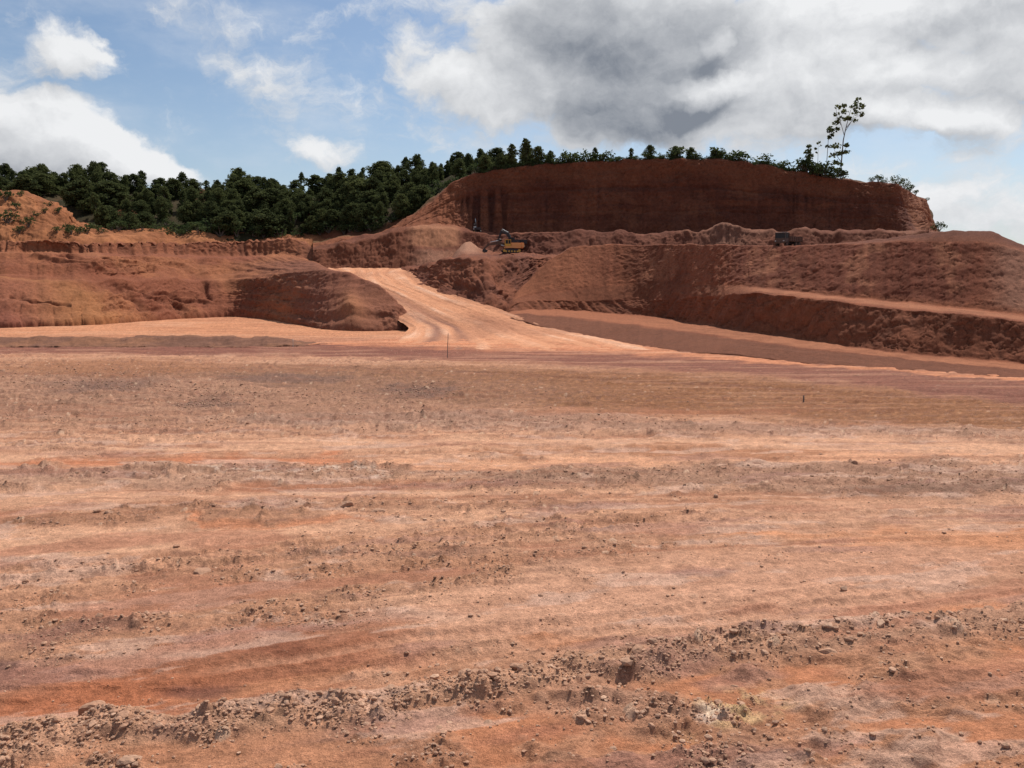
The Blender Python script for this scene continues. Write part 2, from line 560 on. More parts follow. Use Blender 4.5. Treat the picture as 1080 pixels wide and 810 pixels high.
m = spot(520, 570, 220, 22, -.08); paint(m, (.39, .215, .135), .85, .5)
m = spot(760, 630, 330, 44, -.08); paint(m, (.49, .28, .19), .2, .8)
m = spot(1030, 640, 60, 8); paint(m, (.43, .18, .09), .1, .6)
m = spot(590, 676, 34, 7); paint(m, (.40, .175, .09), .1, .75)
m = spot(430, 585, 70, 4); paint(m, (.19, .105, .085), 1.0, .5)
# lower left
m = spot(100, 640, 260, 40, -.05); paint(m, (.37, .20, .125), .8, .5)
m = spot(80, 668, 60, 9, -.2); paint(m, (.20, .10, .08), .9, .7)
m = spot(5, 705, 34, 14); paint(m, (.15, .08, .06), 1.2, .8)
m = spot(330, 662, 110, 13, -.12); paint(m * ss(n_fin + .5 * n_mid, -.3, .4), (.58, .46, .39), 1.05, .8)
m = spot(410, 655, 90, 10, -.1); paint(m, (.50, .33, .25), .7, .7)
m = spot(225, 708, 235, 40, -.16, .3); paint(m, RED, .08, .92)
m = spot(90, 740, 130, 20, -.2, .5); paint(m, (.36, .135, .068), .08, .8)
m = spot(330, 712, 150, 8, -.14); paint(m, (.42, .20, .11), .1, .55)
m = spot(205, 722, 40, 7, -.1); paint(m, (.12, .055, .045), .1, .65)
m = spot(285, 684, 40, 5, -.1); paint(m, (.2, .075, .045), .1, .6)
m = spot(400, 706, 40, 6, -.1); paint(m, (.46, .27, .18), .9, .7)
# windrow of clods and what lies below it
WCEN = [(-400, 812), (0, 782), (180, 765), (420, 738), (560, 716), (700, 697), (850, 680), (1080, 656), (1500, 620)]
WHALF = [(-400, 12), (0, 12), (180, 12), (560, 12), (700, 14), (850, 17), (1080, 16), (1500, 16)]
wind = band(WCEN, WHALF, .5)
below = ss(wpy - lin(wpx, WCEN), 10, 26)
paint(below, (.37, .175, .10), .28, .85)
paint(below * ss(wpx, 380, 620), (.39, .205, .125), .40, .6)
paint(below * ss(n_mid, .15, .5) * ss(wpx, 300, 520), (.37, .155, .08), .12, .7)
paint(below * ss(n_mid, -.1, -.5) * ss(wpx, 300, 520), (.33, .19, .13), .8, .5)
m = spot(770, 748, 56, 20, -.1, .6); paint(m * ss(n_fin, -.3, .4), YELLOW, .8, .65)
m = spot(745, 754, 22, 8); paint(m, WHITE, 1.1, .6)
m = spot(640, 745, 80, 20); paint(m, (.36, .215, .155), .6, .5)
m = spot(110, 806, 40, 8, 0); paint(m, (.44, .26, .17), 1.2, .7)
m = spot(1010, 710, 90, 18); paint(m, (.43, .24, .15), .5, .5)
paint(wind, (.45, .265, .175), 1.0, .8)
paint(wind * ss(wpx, 700, 900), (.38, .22, .15), None, .6)
rough = np.clip(rough, .03, 1.0)

chk = ss(fbm2(gx * .22, gyr * .7, 5, 23, .6), .28, .55) * ss(PY, 430, 470)
paint(chk, (.50, .345, .275), None, .55)
paint(ss(fbm2(gx * .12, gyr * .45, 4, 24), .30, .6) * ss(PY, 500, 560), (.31, .135, .085), .15, .6)
paint(ss(fbm2(gx * .15, gyr * .5, 4, 26), .34, .6) * ss(PY, 440, 500), (.27, .15, .125), None, .5)
# relief
dist = gy
l1, v1 = lumps(gx, gy, .62, 1, .45, .12, .50)
l2, v2 = lumps(gx, gy, .30, 2, .6, .15, .52)
l3, v3 = lumps(gx, gy, .145, 3, .7, .18, .52)
l4, v4 = lumps(gx + .1 * n_mid, gy, 1.5, 4, .35, .15, .45)
patch = ss(fbm2(gx * .9, gy * .9, 3, 61) + .25 * n_big, -.25, .45)
rr = np.minimum(rough * (.25 + .95 * patch), 1.0)
gz = .10 * fbm2(gx * .04, gy * .05, 3, 71) + .045 * n_str + .05 * n_mid * rough
gz = gz + .07 * np.abs(fbm2(gx * .9, gy * 1.1, 5, 81)) * rough
gz = gz + rr * (.42 * l1 + .75 * l2 + .8 * l3) + np.maximum(rr - .55, 0) * .35 * l4
l5, v5 = lumps(gx * .7, gy, .95, 6, .5, .12, .5)
far_ = ss(gy, 18, 34)
gz = gz + rr * far_ * (.42 * l5) + far_ * rough * .22 * np.abs(fbm2(gx * .16, gy * .42, 5, 83)) + far_ * .05 * fbm2(gx * .22, gy * .8, 4, 84)
l6, v6 = lumps(gx, gy, .085, 8, .75, .2, .55)
gz = gz + (1 - ss(gy, 24, 40)) * np.clip(rr + .12, 0, 1) * .8 * l6
crust = ss(wpx, 330, 560) * below
gz = gz + crust * .16 * (1 - np.abs(fbm2(gx * .55, gy * 1.1, 5, 86))) * ss(n_mid, .25, -.2)
gz = gz + wind * (.20 + .13 * fbm2(gx * 1.2, gy * 1.2, 3, 91)) + below * ss(wpx, 350, 600) * .10 * np.abs(fbm2(gx * .9, gy * 1.6, 4, 95)) * rough
gz = gz + (.012 * per2(gx * 1.1, gy * 9, 13) + .03 * per2(gx * .04, gyr * 2.2, 14)) * (1 - np.clip(rough, 0, 1))
thin = fbm2(gx * .05, gyr * 2.6, 3, 15) * (1 - .55 * ss(PY, 540, 640))
# cleat marks of a tracked machine across the ochre bank
tr = np.abs(wpy - lin(wpx, [(300, 396), (420, 401), (540, 407), (620, 412)]))
cle = (np.abs(tr - 4) < 2.2) * ss(wpx, 290, 330) * (1 - ss(wpx, 560, 640))
gz = gz + cle * .05 * np.sin(gx * 4.2)
for ln, hw in (([(-400, 625), (0, 602), (360, 577), (700, 549), (1080, 532)], 3.2), ([(-400, 640), (0, 615), (360, 588), (700, 558), (1080, 540)], 3.2),
               ([(180, 712), (300, 694), (560, 660), (800, 632), (1080, 606)], 4.5), ([(260, 730), (400, 704), (620, 670), (860, 640), (1080, 616)], 4.5),
               ([(-400, 455), (200, 452), (600, 455), (1080, 463)], 1.6), ([(250, 384), (600, 398), (1080, 424)], 1.2), ([(400, 384), (700, 396), (1080, 418)], 1.0)):
    dd = (PY + .35 * (wpy - PY) - lin(PX, ln)) / hw
    rut_ = np.exp(-dd ** 4) * (.55 + .45 * ss(n_big, -.3, .3)) * ss(PX, ln[0][0], ln[0][0] + 90)
    gz = gz - rut_ * (.05 + .014 * np.sin(gx * 21 + 2.5 * np.abs(dd))) + .05 * np.exp(-(np.abs(dd) - 1.6) ** 2 / .12) * ss(n_fin, -.4, .2)
    col = mixc(col, (.47, .265, .175) if hw > 1.4 else (.12, .052, .036), rut_ * .45)
# each clod takes its own tone
ctop = np.clip(rr * 1.3, 0, 1)
col = col * (1 + ctop[..., None] * ((v2 - .5) * .5 * (l2 > .02) + (v1 - .5) * .5 * (l1 > .04) + (v3 - .5) * .25 * (l3 > .01))[..., None])
col = col * (1 + .14 * n_fin + .10 * n_mid + .12 * fbm2(gx * 5, gy * 5, 3, 55))[..., None]
col = mixc(col, PEACH, ss(thin, .25, .6) * (1 - np.clip(rough, 0, 1)) * .5); col = mixc(col, (.26, .115, .07), ss(-thin, .3, .65) * .45)
fleck = ss(fbm2(gx * 1.3, gy * 3.0, 5, 57, .62), .42, .58) * np.clip(rough * 1.4, .12, 1)
col = mixc(col, (.20, .105, .075), fleck * (.5 + .35 * ss(gy, 18, 40)))  # painted dark flecks stand in for small clod shadows
col = mixc(col, GREY, ctop * (l2 > .05) * (v2 > .7) * .3)
col = col * np.array([1.14, 1.055, .995], np.float32)
col = mixc(col, (.58, .39, .27), ctop * (l2 > .04) * (v2 > .9) * .6)
edge = np.maximum(ss(np.abs(PX - 540), 1600, 1980), ss(PY, 1250, 1500))
gz = gz * (1 - edge) - .8 * edge
GZ = gz
gp[..., 2] = gz * S / 1.5
# far sheet round the pit, under everything, out to the horizon
ground = grid_mesh('ground', gp, col, M_GROUND)
tag(ground, 'dry reddish tan pit floor crossed by wheel tracks and clods', kind='structure')
ang = np.linspace(0, 2 * np.pi, 97)
rad = np.array([.5, 8, 20, 60, 150, 400, 1200, 4000.])
A_, R_ = np.meshgrid(ang, rad)
FP = np.stack([R_ * np.cos(A_), R_ * np.sin(A_), np.full(A_.shape, -.85)], -1)
fc = np.empty(FP.shape, np.float32); fc[:] = (.30, .16, .095)
far = grid_mesh('terrain', FP, fc, M_GROUND)
tag(far, 'plain reddish land beyond the pit', kind='structure')


def ground_z(px, py):
    i = np.searchsorted(-gpy, -py); j = np.searchsorted(gpx, px)
    i = min(max(i, 0), len(gpy) - 1); j = min(max(j, 0), len(gpx) - 1)
    return gp[i, j].copy()


# ------------------------------------------------------------------ quarry faces
class Piece:
    """earth face lofted through lines placed in image pixels; every line is (px, py, distance)"""
    def __init__(s, name, x0, x1, lines, rows, step=1.0, ragged=1.0, soft=5, rnd=3, seed=0, ysoft=None):
        inner = np.arange(max(x0, -40), min(x1, 1120) + .01, step)
        parts = [inner]
        if x0 < -40: parts.insert(0, np.linspace(x0, -41, 40))
        if x1 > 1120: parts.append(np.linspace(1121, x1, 40))
        s.px = np.concatenate(parts).astype(np.float32)
        L = []
        for i, ln in enumerate(lines):
            if isinstance(ln, tuple):              # relative to the line before: (further, higher)
                q = L[-1].copy()
                d = q[:, :2] / np.linalg.norm(q[:, :2], axis=1)[:, None]
                q[:, :2] += d * ln[0] * S; q[:, 2] += ln[1] * S
                L.append(q); continue
            a = np.array(ln, float)
            py = smooth1(np.interp(s.px, a[:, 0], a[:, 1]), soft * 2 + 1)
            Y = smooth1(np.interp(s.px, a[:, 0], a[:, 2]), ysoft or soft * 2 + 1)
            py = py + ragged * (1.1 * fbm2(s.px / 23, s.px * 0 + i * 3.7, 4, seed))
            Y = Y * (1 + .0045 * fbm2(s.px / 31, s.px * 0 + i * 5.1, 3, seed + 4))
            L.append(to_world(s.px, py, Y))
        sk = L[0].copy(); sk[:, 2] -= 2.2; sk[:, :2] *= .997
        P = [sk]; V = [0]
        for i in range(len(L) - 1):
            n = rows[i]
            for k in range(n):
                t = k / n
                P.append(L[i] * (1 - t) + L[i + 1] * t); V.append(i + t)
        P.append(L[-1]); V.append(len(L) - 1)
        P = np.array(P, np.float32)
        for _ in range(rnd):
            P[2:-1] = .25 * P[1:-2] + .5 * P[2:-1] + .25 * P[3:]
        s.P = P
        s.v = np.repeat(np.array(V, np.float32)[:, None], len(s.px), 1)
        s.pxg = np.repeat(s.px[None], len(V), 0)
        du = np.gradient(P, axis=1); dv = np.gradient(P, axis=0)
        N = np.cross(du, dv)
        s.N = N / np.maximum(np.linalg.norm(N, axis=2, keepdims=True), 1e-6)
        s.steep = 1 - np.abs(s.N[..., 2])
        s.arc = np.concatenate([np.zeros((1, len(s.px))), np.cumsum(np.linalg.norm(np.diff(P, axis=0), axis=2), 0)]).astype(np.float32)
        s.s = ((s.pxg - 540) / F * P[..., 1].mean()).astype(np.float32)
        s.name = name

    def push(s, d, up=.35):
        n = s.N.copy(); n[..., 2] += up * .3
        s.P = s.P + n * d[..., None]

    def build(s, col, mat, label):
        col = mixc(col, CDARK, s.crack * .45) * (1 + .16 * np.abs(fbm3(s.P, .9, 3, 5)) - .06)[..., None]
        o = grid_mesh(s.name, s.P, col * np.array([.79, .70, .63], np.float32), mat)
        tag(o, label, kind='structure')
        return o

    def at(s, px, v):
        j = int(np.clip(np.searchsorted(s.px, px), 0, len(s.px) - 1))
        i = int(np.clip(np.searchsorted(s.v[:, 0], v), 0, len(s.v) - 1))
        return s.P[i, j]


def base_col(P, a, b, f=.05, s=0, streak=None):
    n1 = fbm3(P, f, 4, s); n2 = fbm3(P, f * 6, 3, s + 9)
    c = np.empty(P.shape, np.float32); c[:] = a
    c = mixc(c, b, ss(n1 + .3 * n2, -.35, .5))
    return c * (1 + .16 * n2 + .08 * n1)[..., None], n1, n2


def facedisp(pc, big=.9, mid=.45, gully=.5, gf=.45, skew=0., seed=0, fine=.12):
    P = pc.P
    q = pc.s + skew * pc.arc
    wv = 2.0 * per2(pc.s * .12, pc.arc * .2, seed + 2)
    g = 1 - 2 * np.abs(per2(q * gf + wv * gf, pc.arc * .07, seed + 5))
    g2 = 1 - 2 * np.abs(per2(q * gf * 2.7 + wv, pc.arc * .12, seed + 6))
    scr = per2(pc.s * 1.5 + .4 * wv, pc.arc * .09, seed + 11) + .6 * per2(pc.s * 3.4, pc.arc * .16, seed + 12)
    am = .35 + .65 * ss(fbm2(pc.s * .05, pc.arc * .1, 2, seed + 7), -.3, .4)
    st = ss(pc.steep, .05, .35)
    d = big * fbm3(P, .075, 3, seed) + mid * 1.3 * fbm3(P, .2, 4, seed + 1, .45) + .5 * fine * fbm3(P, 1.1, 3, seed + 3) * (.5 + st)
    d = d - gully * am * st * (np.maximum(g, 0) ** 2 + .5 * np.maximum(g2, 0) ** 2)
    pc.scr = scr * st
    w2 = .8 * per2(pc.s * .5, pc.arc * .5, seed + 14)
    k1, _ = lumps(pc.s + w2, pc.arc * 1.15 + w2, 2.3, seed % 7, .45, .12, .5)
    k2, _ = lumps(pc.s, pc.arc * 1.2 + w2, 1.1, seed % 5 + 1, .5, .15, .5)
    brk_ = ss(fbm2(pc.s * .07, pc.arc * .12, 3, seed + 15), -.15, .35)
    pc.brk = brk_
    crack = 1 - np.abs(fbm3(P, .42, 4, seed + 16, .6))
    pc.crack = ss(crack, .93, .99) * st
    d = d + (.42 * k1 + .5 * k2) * brk_ * (.35 + .65 * st) + .34 * np.abs(fbm3(P, .55, 3, seed + 17)) * st - .28 * pc.crack
    return d + .10 * pc.scr, g * am * st


# --- low berm across the left floor
B = Piece('earth_berm', -400, 345,
          [[(-400, 367, 65.), (0, 366, 65.6), (280, 366, 65.6), (320, 364, 67), (345, 362, 70)],
           [(-400, 354, 69.5), (0, 354.5, 69.5), (100, 355, 69), (200, 355, 69), (300, 356.5, 69), (325, 360, 69.5), (345, 364, 70)],
           (2.2, -.1), (3., -.9)], [16, 3, 8], rnd=2, seed=3)
d, g = facedisp(B, .12, .22, .1, .5, 0, 3, .08)
B.push(d - .05)
c, _, _ = base_col(B.P, (.235, .125, .09), (.29, .15, .095), .15, 4)
B.build(c, M_CLIFF, 'low dark earth berm along the left pit floor')

# --- haul road climbing into the quarry
rt = np.array([(372, 61.2, 372, 740), (366, 66.2, 398, 692), (360, 72, 410, 660), (355, 78.2, 420, 632), (350, 83, 428, 604), (345, 87, 432, 585), (340, 89.6, 424, 566),
               (335, 92, 416, 552), (330, 94.5, 408, 538), (323, 98, 398, 520), (315, 102, 388, 492), (310, 105, 380, 480), (305, 108.2, 370, 466),
               (300, 112, 358, 452), (295, 117, 350, 446), (290, 123, 345, 440), (286, 133, 345, 444), (283.2, 142, 340, 450), (282, 150, 340, 452)])
rp = np.concatenate([np.arange(372, 300, -.6), np.arange(300, 281.9, -.25)])
ry = smooth1(np.interp(-rp, -rt[:, 0], rt[:, 1]), 9)
rl = smooth1(np.interp(-rp, -rt[:, 0], rt[:, 2]), 9); rr_ = smooth1(np.interp(-rp, -rt[:, 0], rt[:, 3]), 9)
u = np.linspace(0, 1, 260)
rpx = rl[:, None] * (1 - u) + rr_[:, None] * u
rP = to_world(rpx, rp[:, None] + 0 * rpx, ry[:, None] + 0 * rpx).astype(np.float32)
U = np.repeat(u[None], len(rp), 0); Vd = np.repeat(ry[:, None], 260, 1)
rut = fbm2(U * 9 + .5 * per2(Vd * .05, U * 2, 3), Vd * .03, 4, 5)
e = np.minimum(ss(U, 0, .06), 1 - ss(U, .94, 1.0)) * ss(372 - rp, 0, 3)[:, None]
rl_band = np.exp(-((U - .30) / .09) ** 2) * ss(ry, 86, 92)[:, None] * (1 - ss(ry, 104, 112))[:, None]
rP[..., 2] += .16 * rut + .25 * np.abs(fbm2(rP[..., 0] * .3, rP[..., 1] * .3, 4, 8)) * .6 + .04 * e - .12 * (1 - e)
c = np.empty(rP.shape, np.float32); c[:] = (.56, .258, .14)
brk = ss(fbm2(rP[..., 0] * .12, rP[..., 1] * .08, 4, 18), -.25, .35)
c = mixc(c, (.66, .38, .25), ss(rut, .0, .6) * (.25 + .6 * brk)); c = mixc(c, (.36, .15, .08), ss(-rut, .15, .6) * (.15 + .5 * (1 - brk)))
twin = np.exp(-((U - .16 - .03 * np.sin(Vd * .1)) / .035) ** 2) + np.exp(-((U - .30 - .02 * np.sin(Vd * .1)) / .03) ** 2)
c = mixc(c, (.24, .115, .08), twin * ss(98 - Vd, 0, 10) * .9)
c = mixc(c, (.29, .13, .08), rl_band * .85)
mdl = np.exp(-((U - .62 - (Vd - 88) * .01) / .17) ** 2) * np.exp(-((Vd - 88) / 6) ** 2)
c = mixc(c, (.26, .105, .058), mdl * (.55 + .45 * ss(rut, -.3, .3)))
c = mixc(c, (.34, .145, .08), ss(U, .86, .97) * .7 * ss(Vd, 76, 86))
c = mixc(c, (.37, .165, .095), ss(fbm2(rP[..., 0] * .06, rP[..., 1] * .05, 3, 19), .0, .5) * .5)
rP[..., 2] += mdl * .5
c = c * (1 + .12 * fbm2(rP[..., 0] * .8, rP[..., 1] * .8, 3, 15))[..., None]
o = grid_mesh('haul_road', rP, c, M_ROAD)
tag(o, 'bright orange dirt haul road curving up into the quarry', kind='structure')

# --- left slope with the dark mound beside the road
Lp = Piece('quarry_slope', -420, 446,
           [[(-420, 345, 95), (0, 345, 95), (100, 342, 102), (200, 335, 123), (250, 333, 130), (285, 336, 118), (315, 342, 101), (340, 347.5, 90), (400, 349, 88), (430, 346, 91), (446, 348, 92)],
            [(-420, 300, 102), (0, 297, 102.5), (100, 300, 110), (200, 297, 131), (250, 296, 137), (285, 292, 127), (310, 287, 117), (335, 283, 108), (360, 285, 103), (390, 295, 98.5), (410, 306, 96), (424, 321, 95), (432, 335, 94), (446, 350, 93)],
            [(-420, 295, 106), (0, 292, 105.5), (100, 294, 113), (200, 291, 134.5), (250, 289, 143), (285, 286, 135), (310, 284, 126), (335, 284, 116), (360, 288, 110), (390, 299, 103), (410, 312, 100), (430, 334, 97), (446, 352, 95)],
            [(-420, 262, 112), (0, 264, 111.5), (110, 264, 119.5), (200, 267, 142.5), (270, 268, 151), (300, 270, 151), (325, 274, 148), (345, 284, 146), (365, 294, 130), (390, 306, 116), (430, 338, 100), (446, 356, 97)],
            [(-420, 261, 118), (0, 263, 118), (110, 263, 127), (200, 266, 149), (270, 267, 160), (300, 268, 161), (325, 273, 160), (345, 285, 155), (365, 297, 138), (390, 312, 120), (430, 344, 103), (446, 360, 99)],
            [(-420, 240, 120), (0, 251, 120), (60, 250, 123), (110, 251, 129), (200, 252, 151), (270, 250, 162), (310, 251, 164), (330, 258, 168), (345, 284, 160), (365, 300, 142), (390, 316, 124), (430, 350, 106), (446, 364, 101)],
            (8, .2), (25, -3)],
           [70, 14, 62, 6, 30, 10, 4], soft=10, rnd=9, seed=7, ysoft=61)
d, g = facedisp(Lp, .45, .14, .30, .22, -.8, 7, .16)
d = d - .07 * Lp.scr
wall = ss(Lp.v, 4., 4.1) * (1 - ss(Lp.v, 5.3, 6))
rib = 1 - 2 * np.abs(per2(Lp.s * .42, Lp.v * .2, 77))
rib2 = ss(rib, .35, .9) * (.4 + .6 * ss(per2(Lp.s * .09, 0 * Lp.s, 78), -.2, .3))
mound = ss(Lp.pxg + 14 * per2(Lp.s * .2, Lp.arc * .2, 63) - 18 * (1 - Lp.v), 268, 338)
terr = per2(Lp.s * .02 + 0 * Lp.s, Lp.arc * .35, 79)
def line(pc, x0, v0, x1, v1, w, k=40.):
    ax, ay = x0, v0 * k; bx, by = x1, v1 * k
    wx = pc.pxg + 5 * per2(pc.s * .25, pc.arc * .25, 61); wy = pc.v * k + 4 * per2(pc.s * .3, pc.arc * .3, 62)
    t = np.clip(((wx - ax) * (bx - ax) + (wy - ay) * (by - ay)) / ((bx - ax) ** 2 + (by - ay) ** 2), 0, 1)
    return np.exp(-((wx - ax - t * (bx - ax)) ** 2 + (wy - ay - t * (by - ay)) ** 2) / (w * w)) * (.5 + .7 * t * (1 - t))
grv = 0
for q in ((108, .98, 160, .12, 4.), (128, .85, 178, .3, 3.), (150, .72, 215, .3, 2.6), (112, .99, 128, .7, 5.), (213, .95, 222, .5, 3.), (180, .4, 190, .12, 3.), (10, .6, 70, .38, 2.)):
    grv = np.maximum(grv, line(Lp, *q))
rdg = 0
for q in ((70, 2.95, 150, 2.15, 5.), (112, 2.9, 160, 2.25, 5.), (160, 2.85, 215, 2.1, 5.), (38, 2.9, 120, 2.1, 4.)):
    rdg = np.maximum(rdg, line(Lp, *q))
led = 0
ltop = 0
vn = Lp.v + .05 * per2(Lp.s * .06, Lp.s * 0, 66) + .02 * fbm2(Lp.s * .3, Lp.s * 0, 3, 67)
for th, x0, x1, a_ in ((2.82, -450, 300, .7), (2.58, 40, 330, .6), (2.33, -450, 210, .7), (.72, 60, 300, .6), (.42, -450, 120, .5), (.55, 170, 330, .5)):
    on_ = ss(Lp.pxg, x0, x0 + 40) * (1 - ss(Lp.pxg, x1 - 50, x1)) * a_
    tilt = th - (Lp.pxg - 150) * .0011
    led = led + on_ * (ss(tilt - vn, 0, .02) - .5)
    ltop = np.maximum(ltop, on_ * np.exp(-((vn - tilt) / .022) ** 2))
rubble = mound * np.exp(-((Lp.pxg - 412) / 20) ** 2) * np.exp(-((Lp.v - .3) / .25) ** 2)
conem = mound * np.exp(-((Lp.pxg - 372) / 13) ** 2) * np.exp(-((Lp.v - .35) / .3) ** 2)
Lp.push(d * (1 - wall) * (1 - .3 * mound) + wall * (.5 * np.abs(fbm3(Lp.P, .5, 3, 80)) - .55 * rib2) + .3 * terr * (1 - wall) + .8 * led - 1.6 * grv + 1.3 * rdg + 1.3 * conem + 1.0 * rubble * np.abs(fbm3(Lp.P, .45, 4, 65)))
c, n1, n2 = base_col(Lp.P, (.29, .115, .066), (.35, .15, .08), .05, 17)
c = mixc(c, (.27, .10, .062), ss(-n1, .05, .5) * .6)
lo = 1 - ss(Lp.v, .9, 1.2)
pn = fbm3(Lp.P, .05, 3, 33)
c = mixc(c, (.42, .20, .092), ss(np.exp(-((Lp.pxg - 40 - Lp.v * -90 - 60) / 70) ** 2) + .4 * pn, .35, .9) * (1 - ss(Lp.v, 2.7, 3)) * .75)
c = mixc(c, (.29, .115, .085), lo * ss(70 - Lp.pxg, -20, 60) * .7)
c = mixc(c, (.22, .09, .055), ss(g, .3, .9) * .5 * (1 - wall))  # gully shadows painted into the slope colour
c = mixc(c, (.43, .20, .11), ltop * .6); c = mixc(c, (.40, .18, .095), rdg * .5); c = mixc(c, (.17, .065, .042), grv * .7)  # sunlit ledge tops and ridges painted paler, shadowed grooves darker
c = mixc(c, (.25, .108, .072), mound * (.8 + .25 * n1) * (1 - ss(Lp.v, 2.6, 3)))
c = mixc(c, (.42, .19, .10), mound * np.exp(-((Lp.pxg - 372) / 14) ** 2) * np.exp(-((Lp.v - .35) / .25) ** 2) * .8)
c = mixc(c, (.31, .125, .07), wall * .6); c = mixc(c, (.17, .07, .045), wall * rib2 * .7)
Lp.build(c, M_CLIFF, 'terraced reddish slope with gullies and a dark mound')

# --- orange gullied bank at far left and below the wood
O = Piece('eroded_bank', -420, 350,
          [[(-420, 262, 136), (0, 262, 135), (100, 262, 143), (200, 262, 165), (350, 262, 176)],
           [(-420, 246, 141), (0, 246, 139), (60, 250, 142), (100, 252, 148), (200, 253, 168), (350, 253, 180)],
           [(-420, 197, 160), (-100, 200, 156), (0, 203, 153), (25, 203, 153), (50, 212, 154), (70, 222, 155), (85, 236, 157), (100, 243, 158), (145, 246, 164), (152, 243, 166), (175, 243, 168), (185, 247, 172), (205, 245, 174), (235, 247, 178), (280, 246, 182), (295, 242, 182), (312, 247, 182), (350, 248, 184)],
           (6, .8), (30, 2)], [10, 70, 6, 4], soft=4, rnd=3, seed=13)
d, g = facedisp(O, .8, .5, 1.7, .28, .9, 13, .2)
O.push(d)
c, n1, n2 = base_col(O.P, (.33, .14, .068), (.41, .185, .09), .07, 27)
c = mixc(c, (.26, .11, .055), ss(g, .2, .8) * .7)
O.build(c, M_CLIFF, 'bright orange eroded bank with gullies below the wood')

# --- wooded hillside
H = Piece('wooded_hillside', -420, 600,
          [[(-420, 252, 160), (0, 250, 156), (100, 252, 160), (250, 254, 174), (330, 255, 180), (400, 250, 172), (430, 236, 174), (460, 212, 180), (500, 192, 186), (600, 185, 200)],
           [(-420, 218, 182), (0, 215, 178), (200, 222, 186), (330, 222, 192), (400, 218, 188), (440, 205, 190), (470, 192, 192), (500, 184, 193), (600, 178, 206)],
           [(-420, 198, 208), (0, 198, 204), (150, 198, 208), (300, 202, 214), (380, 194, 214), (440, 186, 212), (490, 178, 210), (600, 172, 218)],
           (40, -2), (120, -14)], [30, 30, 8, 6], step=2.5, soft=6, seed=19)
d, g = facedisp(H, 1.2, .5, .2, .2, 0, 19, .2)
H.push(d)
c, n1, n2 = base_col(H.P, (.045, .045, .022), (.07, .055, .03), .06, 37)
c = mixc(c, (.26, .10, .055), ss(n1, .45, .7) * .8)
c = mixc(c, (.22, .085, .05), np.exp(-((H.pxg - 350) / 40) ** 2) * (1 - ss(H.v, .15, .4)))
H.build(c, M_CLIFF, 'hillside under the dark wood with red earth showing')

# --- upper cliff and the shelf below it
CREST = [(330, 256, 168), (400, 246, 168), (418, 239, 168), (432, 229, 169), (455, 211, 171), (478, 193, 173), (500, 183, 173), (540, 176.5, 172.5), (600, 171, 172.5), (640, 169, 172.5), (700, 168, 172.5),
         (760, 169, 172.5), (800, 173, 172.5), (830, 179, 172), (870, 185, 172), (900, 190, 172), (930, 191.5, 172), (946, 196, 172), (956, 200, 179), (968, 206, 193), (977, 211, 202), (983, 226, 206), (988, 243, 208), (1005, 256, 208)]
U_ = Piece('quarry_cliff', 330, 1005,
           [[(330, 288, 140), (470, 287, 140), (490, 284, 146), (540, 274, 152), (600, 277, 143), (1005, 277, 143)],
            [(330, 286, 143), (470, 284.5, 143), (500, 278, 150), (540, 268, 154), (600, 275, 147), (1005, 275, 147)],
            [(330, 263, 147), (360, 257, 148), (400, 247, 149), (430, 241, 151), (460, 240, 153), (485, 243, 156), (500, 247, 158), (540, 246, 158), (600, 245, 154), (740, 244, 153), (765, 236, 153), (790, 244, 153), (946, 244, 153), (975, 243, 153), (990, 247, 160), (1005, 262, 200)],
            [(330, 261, 158), (400, 246, 158), (430, 239, 160), (460, 236, 163), (485, 240, 164), (500, 246, 167), (540, 248, 167), (740, 248, 166), (946, 248, 166), (972, 247, 166), (978, 246, 178), (986, 245, 196), (1005, 266, 206)],
            CREST,
            (5, .6), (30, -1), (90, -16)],
           [6, 34, 10, 120, 8, 6, 5], soft=2, rnd=2, seed=23)
d, g = facedisp(U_, .7, .3, .3, .4, 0, 23, .14)
fc_ = ss(U_.v, 2.9, 3.1) * (1 - ss(U_.v, 3.95, 4.05))
ribs = 1 - 2 * np.abs(per2(U_.s * .55, U_.v * .3, 91))
ribm = np.exp(-((U_.pxg - 512) / 26) ** 2) + .5 * np.exp(-((U_.pxg - 845) / 14) ** 2) * np.exp(-((U_.v - 3.6) / .18) ** 2) + .16
pm = U_.v - 3
ribd = fc_ * ss(ribs, .3, .9) * ribm * ss(.78 - pm, 0, .2)
ledg = fc_ * (np.exp(-((pm - .62 - .05 * per2(U_.s * .03, 0 * U_.s, 92)) / .02) ** 2) + .7 * np.exp(-((pm - .32) / .015) ** 2))
heap = np.exp(-((U_.v - 2.) / .5) ** 2) * .9 * np.maximum(fbm2(U_.s * .12, U_.v * .5, 3, 93), 0) * 1.3
U_.push(d - 1.2 * ribd - .35 * ledg + heap)
c, n1, n2 = base_col(U_.P, (.18, .068, .045), (.23, .09, .056), .05, 47)
n0 = fbm3(U_.P, .09, 4, 48)
strata = fbm2(U_.P[..., 2] * .55 + .6 * n1, U_.s * .012, 3, 94)
c = mixc(c, (.25, .09, .052), ss(strata, .1, .6) * fc_ * .5)
c = mixc(c, (.14, .052, .038), ss(-strata, .1, .6) * fc_ * .45)
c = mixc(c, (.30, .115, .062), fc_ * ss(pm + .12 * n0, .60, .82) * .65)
c = mixc(c, (.33, .14, .08), fc_ * ss(n0 + .5 * strata, .25, .6) * .4)
stn = ss(per2(U_.s * .30, U_.v * .5, 95) + .5 * per2(U_.s * .9, U_.v, 96), .25, .8)
c = mixc(c, (.14, .058, .045), fc_ * stn * ss(.9 - pm, 0, .4) * .55)
c = mixc(c, (.12, .05, .04), ribd * .8)
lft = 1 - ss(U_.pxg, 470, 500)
c = mixc(c, (.30, .115, .06), lft * ss(U_.v, 2.4, 3.2) * .8)
